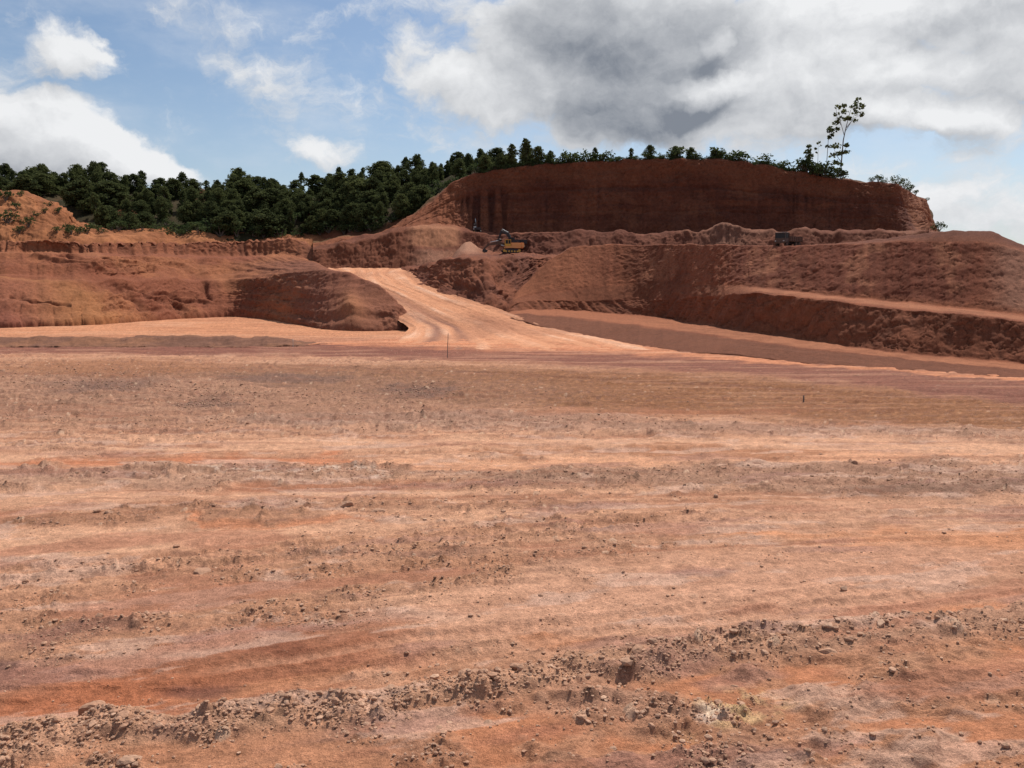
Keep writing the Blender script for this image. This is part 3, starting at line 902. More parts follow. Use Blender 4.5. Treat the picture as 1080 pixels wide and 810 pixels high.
c = mixc(c, (.36, .155, .088), fc_ * ss(U_.pxg + 26 * (U_.v - 3), 968, 976) * .9)  # sunlit right end of the cliff put into the colour
c = c * (1 - .17 * fc_ * ss(U_.pxg, 470, 520))[..., None]  # cliff face darkened in its colour, for the cloud shade on it
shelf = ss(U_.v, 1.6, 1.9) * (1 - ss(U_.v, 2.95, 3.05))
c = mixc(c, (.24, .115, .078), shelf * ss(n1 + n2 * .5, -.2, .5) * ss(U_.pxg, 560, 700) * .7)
c = mixc(c, (.27, .14, .10), ss(U_.v, 1., 1.4) * (1 - fc_) * np.exp(-((U_.pxg - 768) / 26) ** 2) * .8)
c = mixc(c, (.21, .082, .048), (1 - ss(U_.pxg, 425, 445)) * (1 - ss(U_.v, 2.2, 3)) * .85)
c = mixc(c, (.40, .195, .115), ss(U_.pxg, 425, 440) * (1 - ss(U_.pxg, 478, 490)) * ss(U_.v, 1.5, 1.6) * (1 - ss(U_.v, 2.4, 3.)) * .85)
c = mixc(c, (.37, .20, .14), ss(U_.pxg, 425, 450) * (1 - ss(U_.pxg, 500, 530)) * (1 - ss(U_.v, 1.4, 1.5)) * .7)
c = mixc(c, (.11, .09, .04), ss(U_.v, 4.2, 4.8) * .7)
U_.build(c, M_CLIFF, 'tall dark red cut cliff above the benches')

# --- pad where the machines stand
D = Piece('machine_pad', 400, 625,
          [[(400, 288, 139), (415, 289, 132), (424, 291, 126), (430, 297, 118), (440, 306, 110), (468, 312, 105), (495, 320, 101), (520, 329, 97), (540, 322, 104), (552, 312, 110), (565, 298, 119), (580, 284, 127), (600, 275, 134), (625, 276, 142)],
            [(400, 287, 142), (424, 286, 139), (440, 282, 126), (455, 278, 118), (470, 275, 114), (492, 274, 110), (510, 272, 109), (535, 271.5, 112), (560, 271.5, 121), (580, 271, 131), (600, 270.5, 138), (625, 272, 146)],
            [(400, 286, 146), (440, 284, 144), (470, 277, 142), (490, 271, 146), (520, 268.5, 146), (600, 269, 150), (625, 273, 156)],
           [(400, 286, 158), (440, 285, 158), (480, 268, 158), (520, 264, 158), (600, 265, 158), (625, 274, 162)], (10, -2)],
          [70, 14, 8, 4], soft=4, seed=29)
d, g = facedisp(D, .5, .5, .5, .3, .3, 29, .16)
D.push(d)
pile = np.exp(-((D.pxg - 492) / 14) ** 2) * np.exp(-((D.v - 2.4) / .7) ** 2)
D.P[..., 2] += pile * 3.4
c, n1, n2 = base_col(D.P, (.19, .075, .05), (.25, .098, .058), .07, 57)
c = mixc(c, (.43, .245, .175), np.clip(pile * 1.6, 0, 1) * .9)
D.build(c, M_CLIFF, 'dark earth pad where the yellow excavator stands')

# --- benches on the right
Bn = Piece('quarry_bench', 522, 1420,
           [[(522, 337, 93), (540, 336, 91.5), (595, 350, 83), (660, 363, 69.5), (690, 366, 65.5), (723, 372, 60), (765, 373, 58.8), (840, 382, 52.5), (990, 393, 46.2), (1080, 399, 43.4), (1420, 420, 35)],
            [(522, 336, 95), (545, 331, 95), (590, 334, 92.5), (640, 339.5, 84), (690, 346.5, 74), (765, 357, 65), (840, 367, 57), (990, 383.5, 49.3), (1080, 391, 46), (1420, 412, 37)],
            [(522, 334, 98), (540, 328, 100), (560, 326, 103), (620, 328, 106), (690, 334, 100), (765, 346, 75), (860, 359, 61.5), (940, 371, 54.5), (1040, 380, 50.8), (1080, 384, 49.4), (1420, 405, 40)],
            [(522, 334, 99), (536, 324, 102), (545, 318, 104), (560, 317, 105), (640, 317, 107.5), (690, 316, 102), (760, 311, 78.5), (800, 308, 71.6), (860, 314, 63.8), (900, 319, 60.2), (1000, 329, 54.6), (1080, 338, 51.5), (1200, 350, 48), (1420, 372, 45)],
            [(522, 334, 100), (536, 322, 104), (545, 314, 107), (560, 311, 107), (640, 301, 109.6), (690, 299, 104.5), (760, 300.5, 80.8), (800, 303, 75), (860, 309, 69), (900, 313.5, 66), (1000, 323.5, 60), (1080, 332.5, 56.5), (1200, 345, 53), (1420, 366, 48)],
            [(522, 334, 101), (536, 318, 107), (545, 308, 109), (560, 292, 111), (580, 273, 113.5), (600, 260, 115.5), (640, 258, 116.5), (690, 258, 111), (760, 258, 87), (830, 259.5, 78), (900, 256.5, 71.7), (960, 255, 67.5), (1000, 255, 65.3), (1040, 256, 63.5), (1060, 259, 62.7), (1080, 265, 62), (1150, 285, 59), (1420, 330, 60)],
            [(522, 336, 108), (560, 300, 122), (580, 278, 126), (600, 262, 121), (640, 260, 121), (690, 260.5, 116), (760, 261, 93), (830, 262, 83), (870, 260, 79), (900, 254.5, 74.5), (960, 247, 69.3), (985, 244, 67.8), (1012, 241.5, 66.8), (1046, 243, 65.6), (1058, 249, 64.9), (1080, 259, 64), (1150, 281, 61), (1420, 326, 63)],
            (40, -.2),
            (20, 0), (60, -10)],
           [26, 26, 60, 14, 84, 10, 18, 3, 4], soft=4, rnd=2, seed=31, ysoft=75)
d, g = facedisp(Bn, .40, .14, .10, .16, .15, 31, .16)
v = Bn.v
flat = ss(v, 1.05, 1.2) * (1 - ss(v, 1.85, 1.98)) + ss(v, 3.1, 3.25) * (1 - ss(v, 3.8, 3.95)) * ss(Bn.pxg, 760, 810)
cl = ss(v, 2., 2.1) * (1 - ss(v, 2.9, 3.0))
blk = np.abs(fbm2(Bn.s * .09, Bn.arc * .16, 4, 97, .42))
terr = per2(Bn.s * .03, Bn.arc * .5, 98)
near = np.clip(Bn.P[..., 1] / 150, .35, 1)
lb = .35 + .22 * ss(Bn.pxg, 640, 740) + .25 * cl
Bn.push((d * lb * (1 - .8 * flat) + cl * (blk * .7 - .25) + .12 * terr * ss(Bn.pxg, 740, 840) * (1 - flat)) * near)
c, n1, n2 = base_col(Bn.P, (.235, .086, .049), (.30, .115, .063), .06, 67)
up = ss(v, 4., 4.15) * (1 - ss(v, 4.95, 5.05))
c = mixc(c, (.235, .083, .05), ss(n1, .0, .5) * up * .7)
c = mixc(c, (.175, .058, .038), up * ss(Bn.pxg, 755, 785) * (1 - ss(Bn.pxg, 1010, 1050)) * .6)
c = mixc(c, (.42, .195, .115), up * ss(per2(Bn.s * .13, Bn.arc * .05, 99) + .5 * n2, .15, .6) * .5)
c = c * (1 + .22 * Bn.scr)[..., None]
c = mixc(c, (.38, .155, .085), up * (1 - ss(Bn.pxg, 590, 680)) * .6)
c = mixc(c, (.37, .21, .155), up * ss(Bn.pxg, 1030, 1070) * .6)
c = mixc(c, (.24, .094, .055), cl * .6); c = mixc(c, (.17, .07, .045), cl * ss(-blk, -.10, -.01) * .6)
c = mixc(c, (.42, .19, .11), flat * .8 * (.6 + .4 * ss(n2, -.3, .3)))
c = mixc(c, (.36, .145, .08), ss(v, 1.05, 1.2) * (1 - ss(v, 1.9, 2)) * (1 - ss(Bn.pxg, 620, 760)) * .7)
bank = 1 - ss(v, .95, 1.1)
c = mixc(c, (.19, .082, .052), bank * .85)  # shade on the bank's front face put into its colour
mid = ss(v, 3.0, 3.1) * (1 - ss(v, 3.9, 4)) * (1 - ss(Bn.pxg, 760, 810))
c = mixc(c, (.225, .088, .05), mid * .6)
c = mixc(c, (.33, .13, .072), up * ss(Bn.pxg, 640, 690) * (1 - ss(Bn.pxg, 735, 770)) * ss(n1 + .4 * n2, -.3, .4) * .6)
top = ss(v, 5.0, 5.1)
c = mixc(c, (.17, .068, .045), top * .7)
c = mixc(c, (.16, .065, .045), ss(v, 5.2, 5.6) * ss(Bn.pxg, 890, 960) * .8)
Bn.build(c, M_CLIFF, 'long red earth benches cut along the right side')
print('terrain', round(time.time() - T0, 1))

# ------------------------------------------------------------------ plants
def foliage(clumps, per, size, seed, flat_=.8):
    """many small leaf faces spread through clumps; -> verts, tris"""
    r = np.random.default_rng(seed)
    V = []
    for (cx, cy, cz, rx, rz) in clumps:
        n = int(per * rx)
        d = r.normal(size=(n, 3)); d /= np.linalg.norm(d, axis=1)[:, None]
        rad_ = r.random(n) ** .45
        c = np.stack([cx + d[:, 0] * rx * rad_, cy + d[:, 1] * rx * rad_, cz + d[:, 2] * rz * rad_], 1)
        a = r.normal(size=(n, 3)); a /= np.linalg.norm(a, axis=1)[:, None]
        b = np.cross(a, r.normal(size=(n, 3))); b /= np.linalg.norm(b, axis=1)[:, None]
        sz = size * (.5 + r.random(n))[:, None]
        V.append(np.stack([c - a * sz, c + b * sz * .7, c + a * sz, c - b * sz * .7], 1))
    V = np.concatenate(V).reshape(-1, 3)
    return V, np.arange(len(V), dtype=np.int32).reshape(-1, 4)


def tube_mesh(name, segs, mat, n=6):
    """tapered limbs: list of polylines [(x, y, z, r), ...]"""
    V, Q = [], []
    for pts in segs:
        b0 = len(V)
        for i, (x, y, z, r) in enumerate(pts):
            a = Vector(pts[min(i + 1, len(pts) - 1)][:3]) - Vector(pts[max(i - 1, 0)][:3])
            q = a.to_track_quat('Z', 'Y')
            for k in range(n):
                t = 2 * math.pi * k / n
                p = q @ Vector((r * math.cos(t), r * math.sin(t), 0))
                V.append((x + p.x, y + p.y, z + p.z))
        for i in range(len(pts) - 1):
            for k in range(n):
                k2 = (k + 1) % n
                Q.append((b0 + i * n + k, b0 + i * n + k2, b0 + (i + 1) * n + k2, b0 + (i + 1) * n + k))
    return raw_mesh(name, np.array(V), np.array(Q), mat)


def unlink(o):
    COL.objects.unlink(o)
    return o


def tree_proto(seed, h, kind):
    r = random.Random(seed)
    lean = r.uniform(-.05, .05)
    top = (lean * h, r.uniform(-.04, .04) * h)
    tr = [(0, 0, -.8, .022 * h), (top[0] * .3, 0, h * .3, .017 * h), (top[0] * .7, top[1] * .6, h * .62, .011 * h), (top[0], top[1], h * .92, .003 * h)]
    segs, cl = [tr], []
    if kind == 'broad':
        lo, wd = .10, .36
        k = 26
    elif kind == 'slim':
        lo, wd = .16, .22
        k = 18
    else:
        lo, wd = .08, .42
        k = 13
    for i in range(k):
        t = (i + .5) / k
        z = h * (lo + (1 - lo) * t * .95)
        w = wd * h * math.sqrt(max(.08, 1 - .9 * (2 * t - .95) ** 2)) * r.uniform(.35, 1.0)
        a = i * 2.4 + r.uniform(-.6, .6)
        f = z / h
        bx, by = top[0] * f, top[1] * f
        ex, ey = bx + math.cos(a) * w, by + math.sin(a) * w
        segs.append([(bx, by, z - .08 * h, .006 * h), ((bx + ex) / 2, (by + ey) / 2, z - .02 * h, .004 * h), (ex, ey, z, .0015 * h)])
        cr = h * r.uniform(.10, .18) * (1.0 if kind != 'slim' else .75)
        cl.append((ex, ey, z, cr, cr * r.uniform(.6, .85)))
        if r.random() < .6:
            cl.append((bx + .4 * (ex - bx), by + .4 * (ey - by), z + .04 * h, cr * .9, cr * .7))
    cl.append((top[0], top[1], h * .93, h * .09, h * .07))
    V, Q = foliage(cl, 130 / (.1 * h) * .6, .026 * h, seed)
    crown = unlink(raw_mesh('crown', V, Q, M_LEAF, smooth=False))
    trunk = unlink(tube_mesh('trunk', segs, M_BARK, 5))
    return trunk.data, crown.data


def bush_proto(seed, h):
    r = random.Random(seed)
    cl, segs = [], []
    for i in range(7):
        a = i * 2.4 + r.random(); d = h * r.uniform(.1, .55)
        x, y, z = math.cos(a) * d, math.sin(a) * d, h * r.uniform(.25, .8)
        cl.append((x, y, z, h * r.uniform(.22, .36), h * r.uniform(.18, .28)))
        segs.append([(0, 0, -.2, .03 * h), (x * .6, y * .6, z * .6, .02 * h), (x, y, z, .006 * h)])
    V, Q = foliage(cl, 110 / h * .8, .075 * h, seed)
    return unlink(tube_mesh('stem', segs, M_BARK, 4)).data, unlink(raw_mesh('foliage', V, Q, M_LEAF2, smooth=False)).data


TREES = [tree_proto(100 + i, 10., 'broad') for i in range(5)] + [tree_proto(200 + i, 10., 'slim') for i in range(3)]
BUSHES = [bush_proto(300 + i, 2.) for i in range(5)]


def plant(name, meshes, pnames, loc, sc, label, cat, group=None, rz=None, wide=1.0):
    r = bpy.data.objects.new(name, None)
    COL.objects.link(r)
    r.location = [float(q) for q in loc]
    r.rotation_euler = (0, 0, random.uniform(0, 6.28) if rz is None else rz)
    r.scale = (sc * wide, sc * wide, sc)
    tag(r, label, cat, group)
    for m_, n_ in zip(meshes, pnames):
        o = bpy.data.objects.new(n_, m_)
        COL.objects.link(o)
        o.parent = r
    return r


CANOPY = [(-300, 180), (0, 178), (20, 180), (55, 179), (80, 176), (105, 176), (130, 179), (150, 186), (180, 182), (200, 188), (230, 187), (258, 181), (285, 183), (300, 186), (325, 189),
          (345, 181), (370, 176), (400, 170), (420, 170), (436, 166), (455, 169), (470, 168), (488, 154), (500, 162), (515, 157), (528, 164), (556, 151), (575, 163), (600, 166)]


def wood_tree(px, v, top_py, label, group, proto=None):
    p = H.at(px, v)
    Y = p[1] / S
    # height that brings the crown's top to the skyline row set in image pixels
    zt = to_world(np.array(px), np.array(top_py), np.array(Y))[2]
    h = max(4.5, zt - p[2])
    pr = proto if proto is not None else random.choice((0, 1, 2, 3, 4, 5, 6, 7) if v > 1.5 else (0, 1, 2, 3, 4, 0, 1, 2, 3, 4, 5, 6, 7))
    plant('woodland_tree', TREES[pr], ('trunk', 'crown'), p - np.array([0, 0, .3]), h / 10., label, 'tree', group, wide=random.choice((.8, 1.0, 1.3, 1.8)) * random.uniform(.9, 1.1))


for px in np.arange(-120, 530, 8.8):                # skyline row
    q = px + random.uniform(-4, 4)
    wood_tree(q, 1.75 + random.uniform(-.2, .2), lin(q, CANOPY) + random.choice((-6, -3, 0, 2, 4, 8, 12)),
              'skyline tree of the wood ' + ('behind the orange eroded bank' if q < 110 else 'above the middle of the ribbed bank' if q < 320 else 'where the wood climbs towards the cliff' if q < 450 else 'at the hilltop end beside the cliff'),
              'trees along the woodland skyline')
for row, (v0, lift) in enumerate(((1.35, 7), (1.0, 17), (.65, 30), (.3, 42))):
    for px in np.arange(-120, 560, 12.):
        q = px + random.uniform(-6, 6)
        if q < 95 and row > 1: continue
        if q < 60 and row > 0: continue
        if q > 445 and row > 1: continue
        if row == 3 and (150 < q < 260) and random.random() < .6: continue
        base = lin(q, CANOPY)
        foot = lin(q, [(0, 250), (330, 252), (400, 248), (430, 232), (470, 204), (500, 186), (600, 176)])
        tp = base + (foot - base) * (lift / 75.) + random.uniform(-4, 5)
        wood_tree(q, v0 + random.uniform(-.15, .15), tp,
                  'dark green tree ' + ('just below the skyline', 'in the upper middle', 'in the lower middle', 'at the foot')[row] + ' of the wooded slope, '
                  + ('behind the orange bank' if q < 130 else 'above the ribbed bank' if q < 330 else 'towards the cliff'), 'trees on the wooded slope')


def bush(p, h, label, group=None, name='shrub', wide=1.2):
    plant(name, random.choice(BUSHES), ('stem', 'foliage'), p, h / 2., label, 'shrub', group, wide=wide)


for px in np.arange(98, 520, 7.5):                  # scrub at the foot of the wood
    q = px + random.uniform(-3, 3)
    if random.random() < .12: continue
    bush(H.at(q, random.uniform(.05, .5)), random.uniform(2.2, 4.2), 'low green shrub at the foot of the wood ' + ('behind the ribbed bank' if q < 330 else 'on the rise towards the cliff'), 'shrubs at the foot of the wood', wide=1.4)
for (px, v, h) in ((6, 1.75, 3.4), (18, 1.6, 2.2), (22, 1.9, 1.8), (8, 1.25, 3.6), (30, 1.2, 2.6), (20, 1.05, 2.0), (38, 1.45, 1.6), (48, 1.6, 1.6), (62, 1.75, 1.8), (70, 1.25, 2.0),
                   (75, 1.1, 2.8), (84, 1.2, 2.2), (52, 1.9, 1.6), (92, 1.5, 3.0), (60, 1.1, 1.8), (-20, 1.5, 3.), (-40, 1.8, 3.)):
    bush(O.at(px, v), h, 'small shrub rooted on the eroded orange bank', 'shrubs on the orange bank')
for px in np.arange(105, 350, 12.):
    q = px + random.uniform(-5, 5)
    bush(O.at(q, random.uniform(1.7, 2.2)), random.uniform(1.2, 3.2), 'green shrub above the ribbed orange bank', 'shrubs above the ribbed bank')
# scrub along the top of the cliff
for px in np.arange(500, 872, 4.6):
    q = px + random.uniform(-2.5, 2.5)
    if random.random() < .22: continue
    h = random.choice((1.1, 1.6, 2.2, 2.8, 3.6)) * random.uniform(.85, 1.15) * (1.0 if q < 840 else 1.3)
    bush(U_.at(q, 4.02 + random.uniform(0, .5)) - np.array([0, 0, .25]), h, 'low dark shrub on the cliff top, ' + ('among the small trees at its left end' if q < 620 else 'on its middle stretch' if q < 760 else 'on its stretch towards the tall tree'), 'shrubs along the cliff top', wide=1.5)
for px in np.arange(505, 850, 3.2):
    q = px + random.uniform(-1.5, 1.5)
    bush(U_.at(q, 4.0) + np.array([0, .4, -.35]), random.uniform(.9, 1.7), 'low tuft of greenery at the cliff edge, ' + ('near its left end' if q < 620 else 'on its middle stretch' if q < 740 else 'towards the tall tree'), 'tufts along the cliff edge', 'tuft', 1.5)
for px, h in ((845, 4.), (853, 5.), (862, 5.), (870, 4.6), (880, 4.2), (888, 3.)):
    bush(U_.at(px, 4.1), h, 'dense dark thicket shrub around the tall tree', 'thicket around the tall tree', wide=1.3)
for px, h in ((920, 1.6), (926, 2.4), (932, 1.8), (945, 2.6), (953, 3.0), (960, 2.6), (966, 1.8)):
    bush(U_.at(px, 4.15), h, 'bush near the right end of the cliff top', 'bushes at the end of the cliff', wide=1.3)
p = U_.at(977, 4.02); bush(p, 1.2, 'tiny tuft on the outer corner of the cliff')
p = to_world(np.array(991.), np.array(243.), np.array(150.)); bush(p, 2.6, 'small isolated shrub beyond the end of the cliff')
for px, h, pr in ((512, 4.4, 0), (528, 4.0, 1), (541, 6.0, 5), (556, 7.0, 5), (568, 4.4, 2), (580, 3.4, 3), (594, 2.6, 6), (628, 3.4, 6), (665, 2.8, 7), (686, 3.6, 4), (712, 3.2, 2), (728, 3.2, 3), (752, 2.2, 1)):
    plant('sapling', TREES[pr], ('trunk', 'crown'), U_.at(px, 4.3) - np.array([0, 0, .4]), h / 10. * 1.25, 'small tree among the scrub on the cliff top', 'tree', 'small trees on the cliff top', wide=1.1)


def open_tree(px, top_py, base_py, limbs, clumps, label, leaf=.42, name='tall_tree', thick=.15, per=26):
    """sparse tree drawn by its limbs; coordinates are image pixels, scaled to metres from the foot in the plane facing the pit, with depth"""
    p = U_.at(px, 4.15)
    k = p[1] / F
    def loc(q):
        return ((q[0] - px) * k, q[2] if len(q) > 2 else 0., (base_py - q[1]) * k)
    root = bpy.data.objects.new(name, None); COL.objects.link(root)
    zb = to_world(np.array(px), np.array(base_py), np.array(p[1] / S))[2]
    root.location = (float(p[0]), float(p[1]), float(zb))
    tag(root, label, 'tree')
    segs = []
    for i, lb in enumerate(limbs):
        pts = [loc(q) for q in lb]
        n = len(pts)
        segs.append([(x, y, z, thick * (1 if i == 0 else .4) * (1 - .75 * j / (n - 1))) for j, (x, y, z) in enumerate(pts)])
    t = tube_mesh('trunk', segs, M_BARK, 6); t.parent = root
    cl = []
    for q in clumps:
        x, y, z = loc((q[0], q[1], random.uniform(-1.2, 1.2)))
        cl.append((x, y, z, q[2] * k, q[2] * k * .7))
    V, Q = foliage(cl, per, leaf, int(px))
    c = raw_mesh('crown', V, Q, M_LEAF, smooth=False); c.parent = root
    return root


open_tree(886.5, 108, 190,
          [[(886.5, 196), (886, 175), (887, 150), (889, 138), (893, 120)], [(888, 146), (884, 134), (881, 120)], [(888, 142), (894, 132), (900, 118)], [(889, 138), (897, 128), (905, 124)],
           [(886, 165), (890, 158), (893, 155)], [(886, 172), (880, 164), (877, 156)], [(884, 135), (879, 126), (878, 116)]],
          [(880, 117, 4), (879, 124, 3.5), (885, 116, 3), (888, 121, 4), (883, 129, 4.5), (890, 128, 4), (895, 117, 5), (900, 113, 4.5), (904, 117, 4), (898, 123, 4), (904, 124, 3.5), (880, 132, 3), (897, 131, 2.5), (901, 109, 3),
           (891, 155, 3), (892, 161, 3), (882, 155, 4.5), (884, 163, 4.5), (876, 157, 4), (877, 165, 4), (879, 172, 3.5), (886, 174, 3), (884, 180, 4), (889, 183, 4), (878, 178, 3), (893, 128, 2.5)],
          'tall slender tree with two sparse crowns beside the cliff end', thick=.26)
open_tree(871.5, 135, 190, [[(871.5, 195), (871, 170), (871.5, 150), (874, 138)], [(871, 150), (875, 142), (878, 140)]],
          [(874, 138, 3.6), (878, 140, 3.6), (871, 141, 3), (880, 139, 2.6), (873, 147, 3), (870.5, 157, 2.6), (875, 145, 2)],
          'thin tree with small leaf tufts left of the tallest tree', thick=.14)
open_tree(862, 152, 188, [[(862, 192), (862.2, 170), (862, 156)], [(862, 164), (860, 160)]], [(862, 153, 1.8), (860, 158, 1.6), (863, 156, 1.6), (861.5, 162, 1.4)],
          'wispy bare-stemmed sapling between two darker trees', thick=.1, per=16)
open_tree(851.5, 152, 188, [[(851.5, 192), (851.5, 170), (851.5, 157)]], [(852, 156, 2.6), (851, 161, 4), (853, 165, 4), (851, 169, 4.4), (853, 172, 3.6)],
          'dense upright dark tree left of the thin saplings', thick=.14, per=48)
# pale dead stem lying at the cliff end
tm = tube_mesh('fallen_trunk', [[tuple(U_.at(896, 4.05) + np.array([0, 0, .35])) + (.12,), tuple(U_.at(903, 4.03) + np.array([0, 0, .3])) + (.08,), tuple(U_.at(909, 4.05) + np.array([0, 0, .4])) + (.03,)]], plain('dead_wood', (.42, .36, .30), .9), 6)
tag(tm, 'pale dead stem lying on the cliff top right of the tallest tree', 'log')
print('plants', round(time.time() - T0, 1))

# ------------------------------------------------------------------ machines
class MB:
    def __init__(s): s.bm = bmesh.new()

    def box(s, x0, x1, y0, y1, z0, z1, bev=.04, taper=None):
        r = bmesh.ops.create_cube(s.bm, size=1)['verts']
        for v_ in r:
            f = 1.0
            hx = v_.co.x > 0; hy = v_.co.y > 0; hz = v_.co.z > 0
            v_.co = Vector((x1 if hx else x0, y1 if hy else y0, z1 if hz else z0))
            if taper and hz:
                v_.co.x += taper[0] if not hx else -taper[1]
                v_.co.y += (taper[2] if not hy else -taper[2])
        if bev:
            es = list({e_ for v_ in r for e_ in v_.link_edges})
            bmesh.ops.bevel(s.bm, geom=es, offset=bev, segments=2, affect='EDGES', clamp_overlap=True)
        return s

    def cyl(s, c, r, w, axis='Y', n=20, r2=None):
        rot = {'Y': Matrix.Rotation(math.pi / 2, 4, 'X'), 'X': Matrix.Rotation(math.pi / 2, 4, 'Y'), 'Z': Matrix.Identity(4)}[axis]
        bmesh.ops.create_cone(s.bm, cap_ends=True, segments=n, radius1=r, radius2=r if r2 is None else r2, depth=w, matrix=Matrix.Translation(c) @ rot)
        return s

    def prism(s, pts, y0, y1, bev=.02):
        a = [s.bm.verts.new((x, y0, z)) for x, z in pts]; b = [s.bm.verts.new((x, y1, z)) for x, z in pts]
        s.bm.faces.new(a[::-1]); s.bm.faces.new(b)
        n = len(pts)
        for i in range(n):
            s.bm.faces.new((a[i], a[(i + 1) % n], b[(i + 1) % n], b[i]))
        if bev:
            es = list({e_ for v_ in a + b for e_ in v_.link_edges})
            bmesh.ops.bevel(s.bm, geom=es, offset=bev, segments=1, affect='EDGES', clamp_overlap=True)
        return s

    def build(s, name, mat, parent=None):
        bmesh.ops.recalc_face_normals(s.bm, faces=s.bm.faces)
        me = bpy.data.meshes.new(name); s.bm.to_mesh(me); s.bm.free()
        me.materials.append(mat)
        o = bpy.data.objects.new(name, me); COL.objects.link(o)
        if parent: o.parent = parent
        return o


def beam_pts(pts, wid):
    """outline of a bent tapering boom in x-z through the points"""
    up, dn = [], []
    for i, (x, z) in enumerate(pts):
        a = Vector(pts[min(i + 1, len(pts) - 1)]) - Vector(pts[max(i - 1, 0)])
        n = Vector((-a.y, a.x)).normalized() * wid[i]
        up.append((x + n.x, z + n.y)); dn.append((x - n.x, z - n.y))
    return up + dn[::-1]


M_YEL = plain('machine_yellow', (.74, .40, .07), .5, var=.2, dirt=.35)
M_ORG = plain('machine_orange', (.82, .37, .13), .55, var=.12, dirt=.15)
M_DRK = plain('dark_steel', (.035, .035, .04), .6, var=.3, dirt=.3)
M_BLU = plain('dark_blue_paint', (.022, .026, .034), .5, var=.2, dirt=.2)
M_GLS = plain('cab_glass', (.02, .022, .024), .45)
M_CABD = plain('dusty_cab_paint', (.075, .058, .05), .7, var=.3, dirt=.5)
M_PAL = plain('pale_paint', (.55, .53, .50), .5, var=.15)
M_TYR = plain('tyre_rubber', (.03, .028, .026), .9, dirt=.4)
M_RUST = plain('dusty_tray', (.10, .06, .045), .8, var=.3, dirt=.6)
M_STEEL = plain('bright_steel', (.5, .5, .5), .35, .8)


def excavator(label, loc, rz, paint_, weight, sc=1.0, pose='low', cabm=None, arm=None):
    root = bpy.data.objects.new('excavator', None); COL.objects.link(root)
    root.location = [float(q) for q in loc]; root.rotation_euler = (0, 0, rz); root.scale = (sc,) * 3
    tag(root, label, 'excavator')
    for sy in (-1, 1):
        t = MB().prism([(-1.7, 0), (1.7, 0), (2.15, .3), (2.15, .62), (1.8, .9), (-1.8, .9), (-2.15, .62), (-2.15, .3)], sy * 1.25 - .3, sy * 1.25 + .3, .03).build('track', M_DRK, root)
        w = MB()
        for i in range(5):
            w.cyl((-1.3 + i * .65, sy * 1.57, .32), .2, .08, n=12)
        w.cyl((-1.75, sy * 1.57, .48), .3, .08, n=14); w.cyl((1.75, sy * 1.57, .48), .3, .08, n=14)
        w.build('track_roller', M_YEL if paint_ != M_BLU else M_BLU, t)
    MB().box(-.9, .9, -.95, .95, .35, .85, .05).cyl((0, 0, .98), .75, .22, 'Z').build('undercarriage', M_DRK, root)
    MB().box(-2.3, 1.5, -1.3, 1.3, 1.08, 1.5, .06).box(-2.2, .4, -1.3, -.2, 1.5, 2.25, .08).box(-2.2, .1, -.15, 1.3, 1.5, 2.3, .08).build('engine_house', weight, root)
    MB().box(-2.95, -2.2, -1.3, 1.3, 1.1, 2.35, .18).build('counterweight', weight, root)
    MB().cyl((-1.6, -.7, 2.5), .08, .5, 'Z', 10).build('exhaust', M_DRK, root)
    cab = MB().box(.15, 1.55, .3, 1.3, 1.5, 1.62, .03).box(.15, .25, .3, 1.3, 1.62, 2.9, .02).box(1.42, 1.55, .3, .4, 1.62, 2.9, .02).box(1.42, 1.55, 1.2, 1.3, 1.62, 2.9, .02) \
        .box(.75, .85, 1.22, 1.31, 1.62, 2.9, .02).box(.1, 1.6, .26, 1.34, 2.9, 3.02, .04).box(.2, 1.5, 1.25, 1.31, 1.6, 2.05, .02).build('cab', cabm or paint_, root)
    MB().box(.27, 1.46, .36, 1.24, 1.63, 2.88, .03).build('cab_window', M_GLS, cab)
    if pose == 'low':
        bp_, sp_, bk = [(1.2, 1.7), (3.0, 2.35), (4.9, 1.9)], [(5.0, 2.1), (6.3, .95)], (6.2, .75)
    elif pose == 'high':
        bp_, sp_, bk = [(1.2, 1.7), (2.4, 4.0), (4.6, 4.9)], [(4.4, 5.1), (5.4, 3.0)], (5.3, 2.7)
    else:
        bp_, sp_, bk = [(1.2, 1.7), (1.7, 4.2), (2.6, 6.2)], [(2.5, 6.4), (4.2, 4.6)], (4.1, 4.3)
    MB().prism(beam_pts(bp_, [.3, .42, .22]), -.22, .22).build('boom', arm or paint_, root)
    MB().prism(beam_pts(sp_, [.3, .16]), -.17, .17).build('stick', arm or paint_, root)
    x, z = bk
    MB().prism([(x - .1, z + .2), (x + .35, z + .1), (x + .5, z - .4), (x + .1, z - .75), (x - .55, z - .6), (x - .75, z - .15), (x - .35, z - .1)], -.5, .5, .03).build('bucket', M_DRK, root)
    hc = MB()
    a = Vector((1.5, 1.6)); b_ = (Vector(bp_[0]) + Vector(bp_[1]) * 2) / 3 - Vector((0, .3))
    hc.prism(beam_pts([tuple(a), tuple(b_)], [.08, .08]), -.34, -.24, 0).prism(beam_pts([tuple(a), tuple(b_)], [.08, .08]), .24, .34, 0)
    hc.prism(beam_pts([(bp_[1][0], bp_[1][1] + .5), (sp_[0][0] - .1, sp_[0][1] + .35)], [.09, .06]), -.09, .09, 0)
    hc.build('hydraulic_cylinder', M_STEEL, root)
    return root


def on(piece, px, py, Y):
    """the point of the face nearest to a spot given by image pixel and distance"""
    w = to_world(np.array(float(px)), np.array(float(py)), np.array(float(Y)))
    d = ((piece.P[..., :2] - w[:2]) ** 2).sum(-1)
    i, j = np.unravel_index(np.argmin(d), d.shape)
    return np.array([w[0], w[1], piece.P[i, j, 2]])


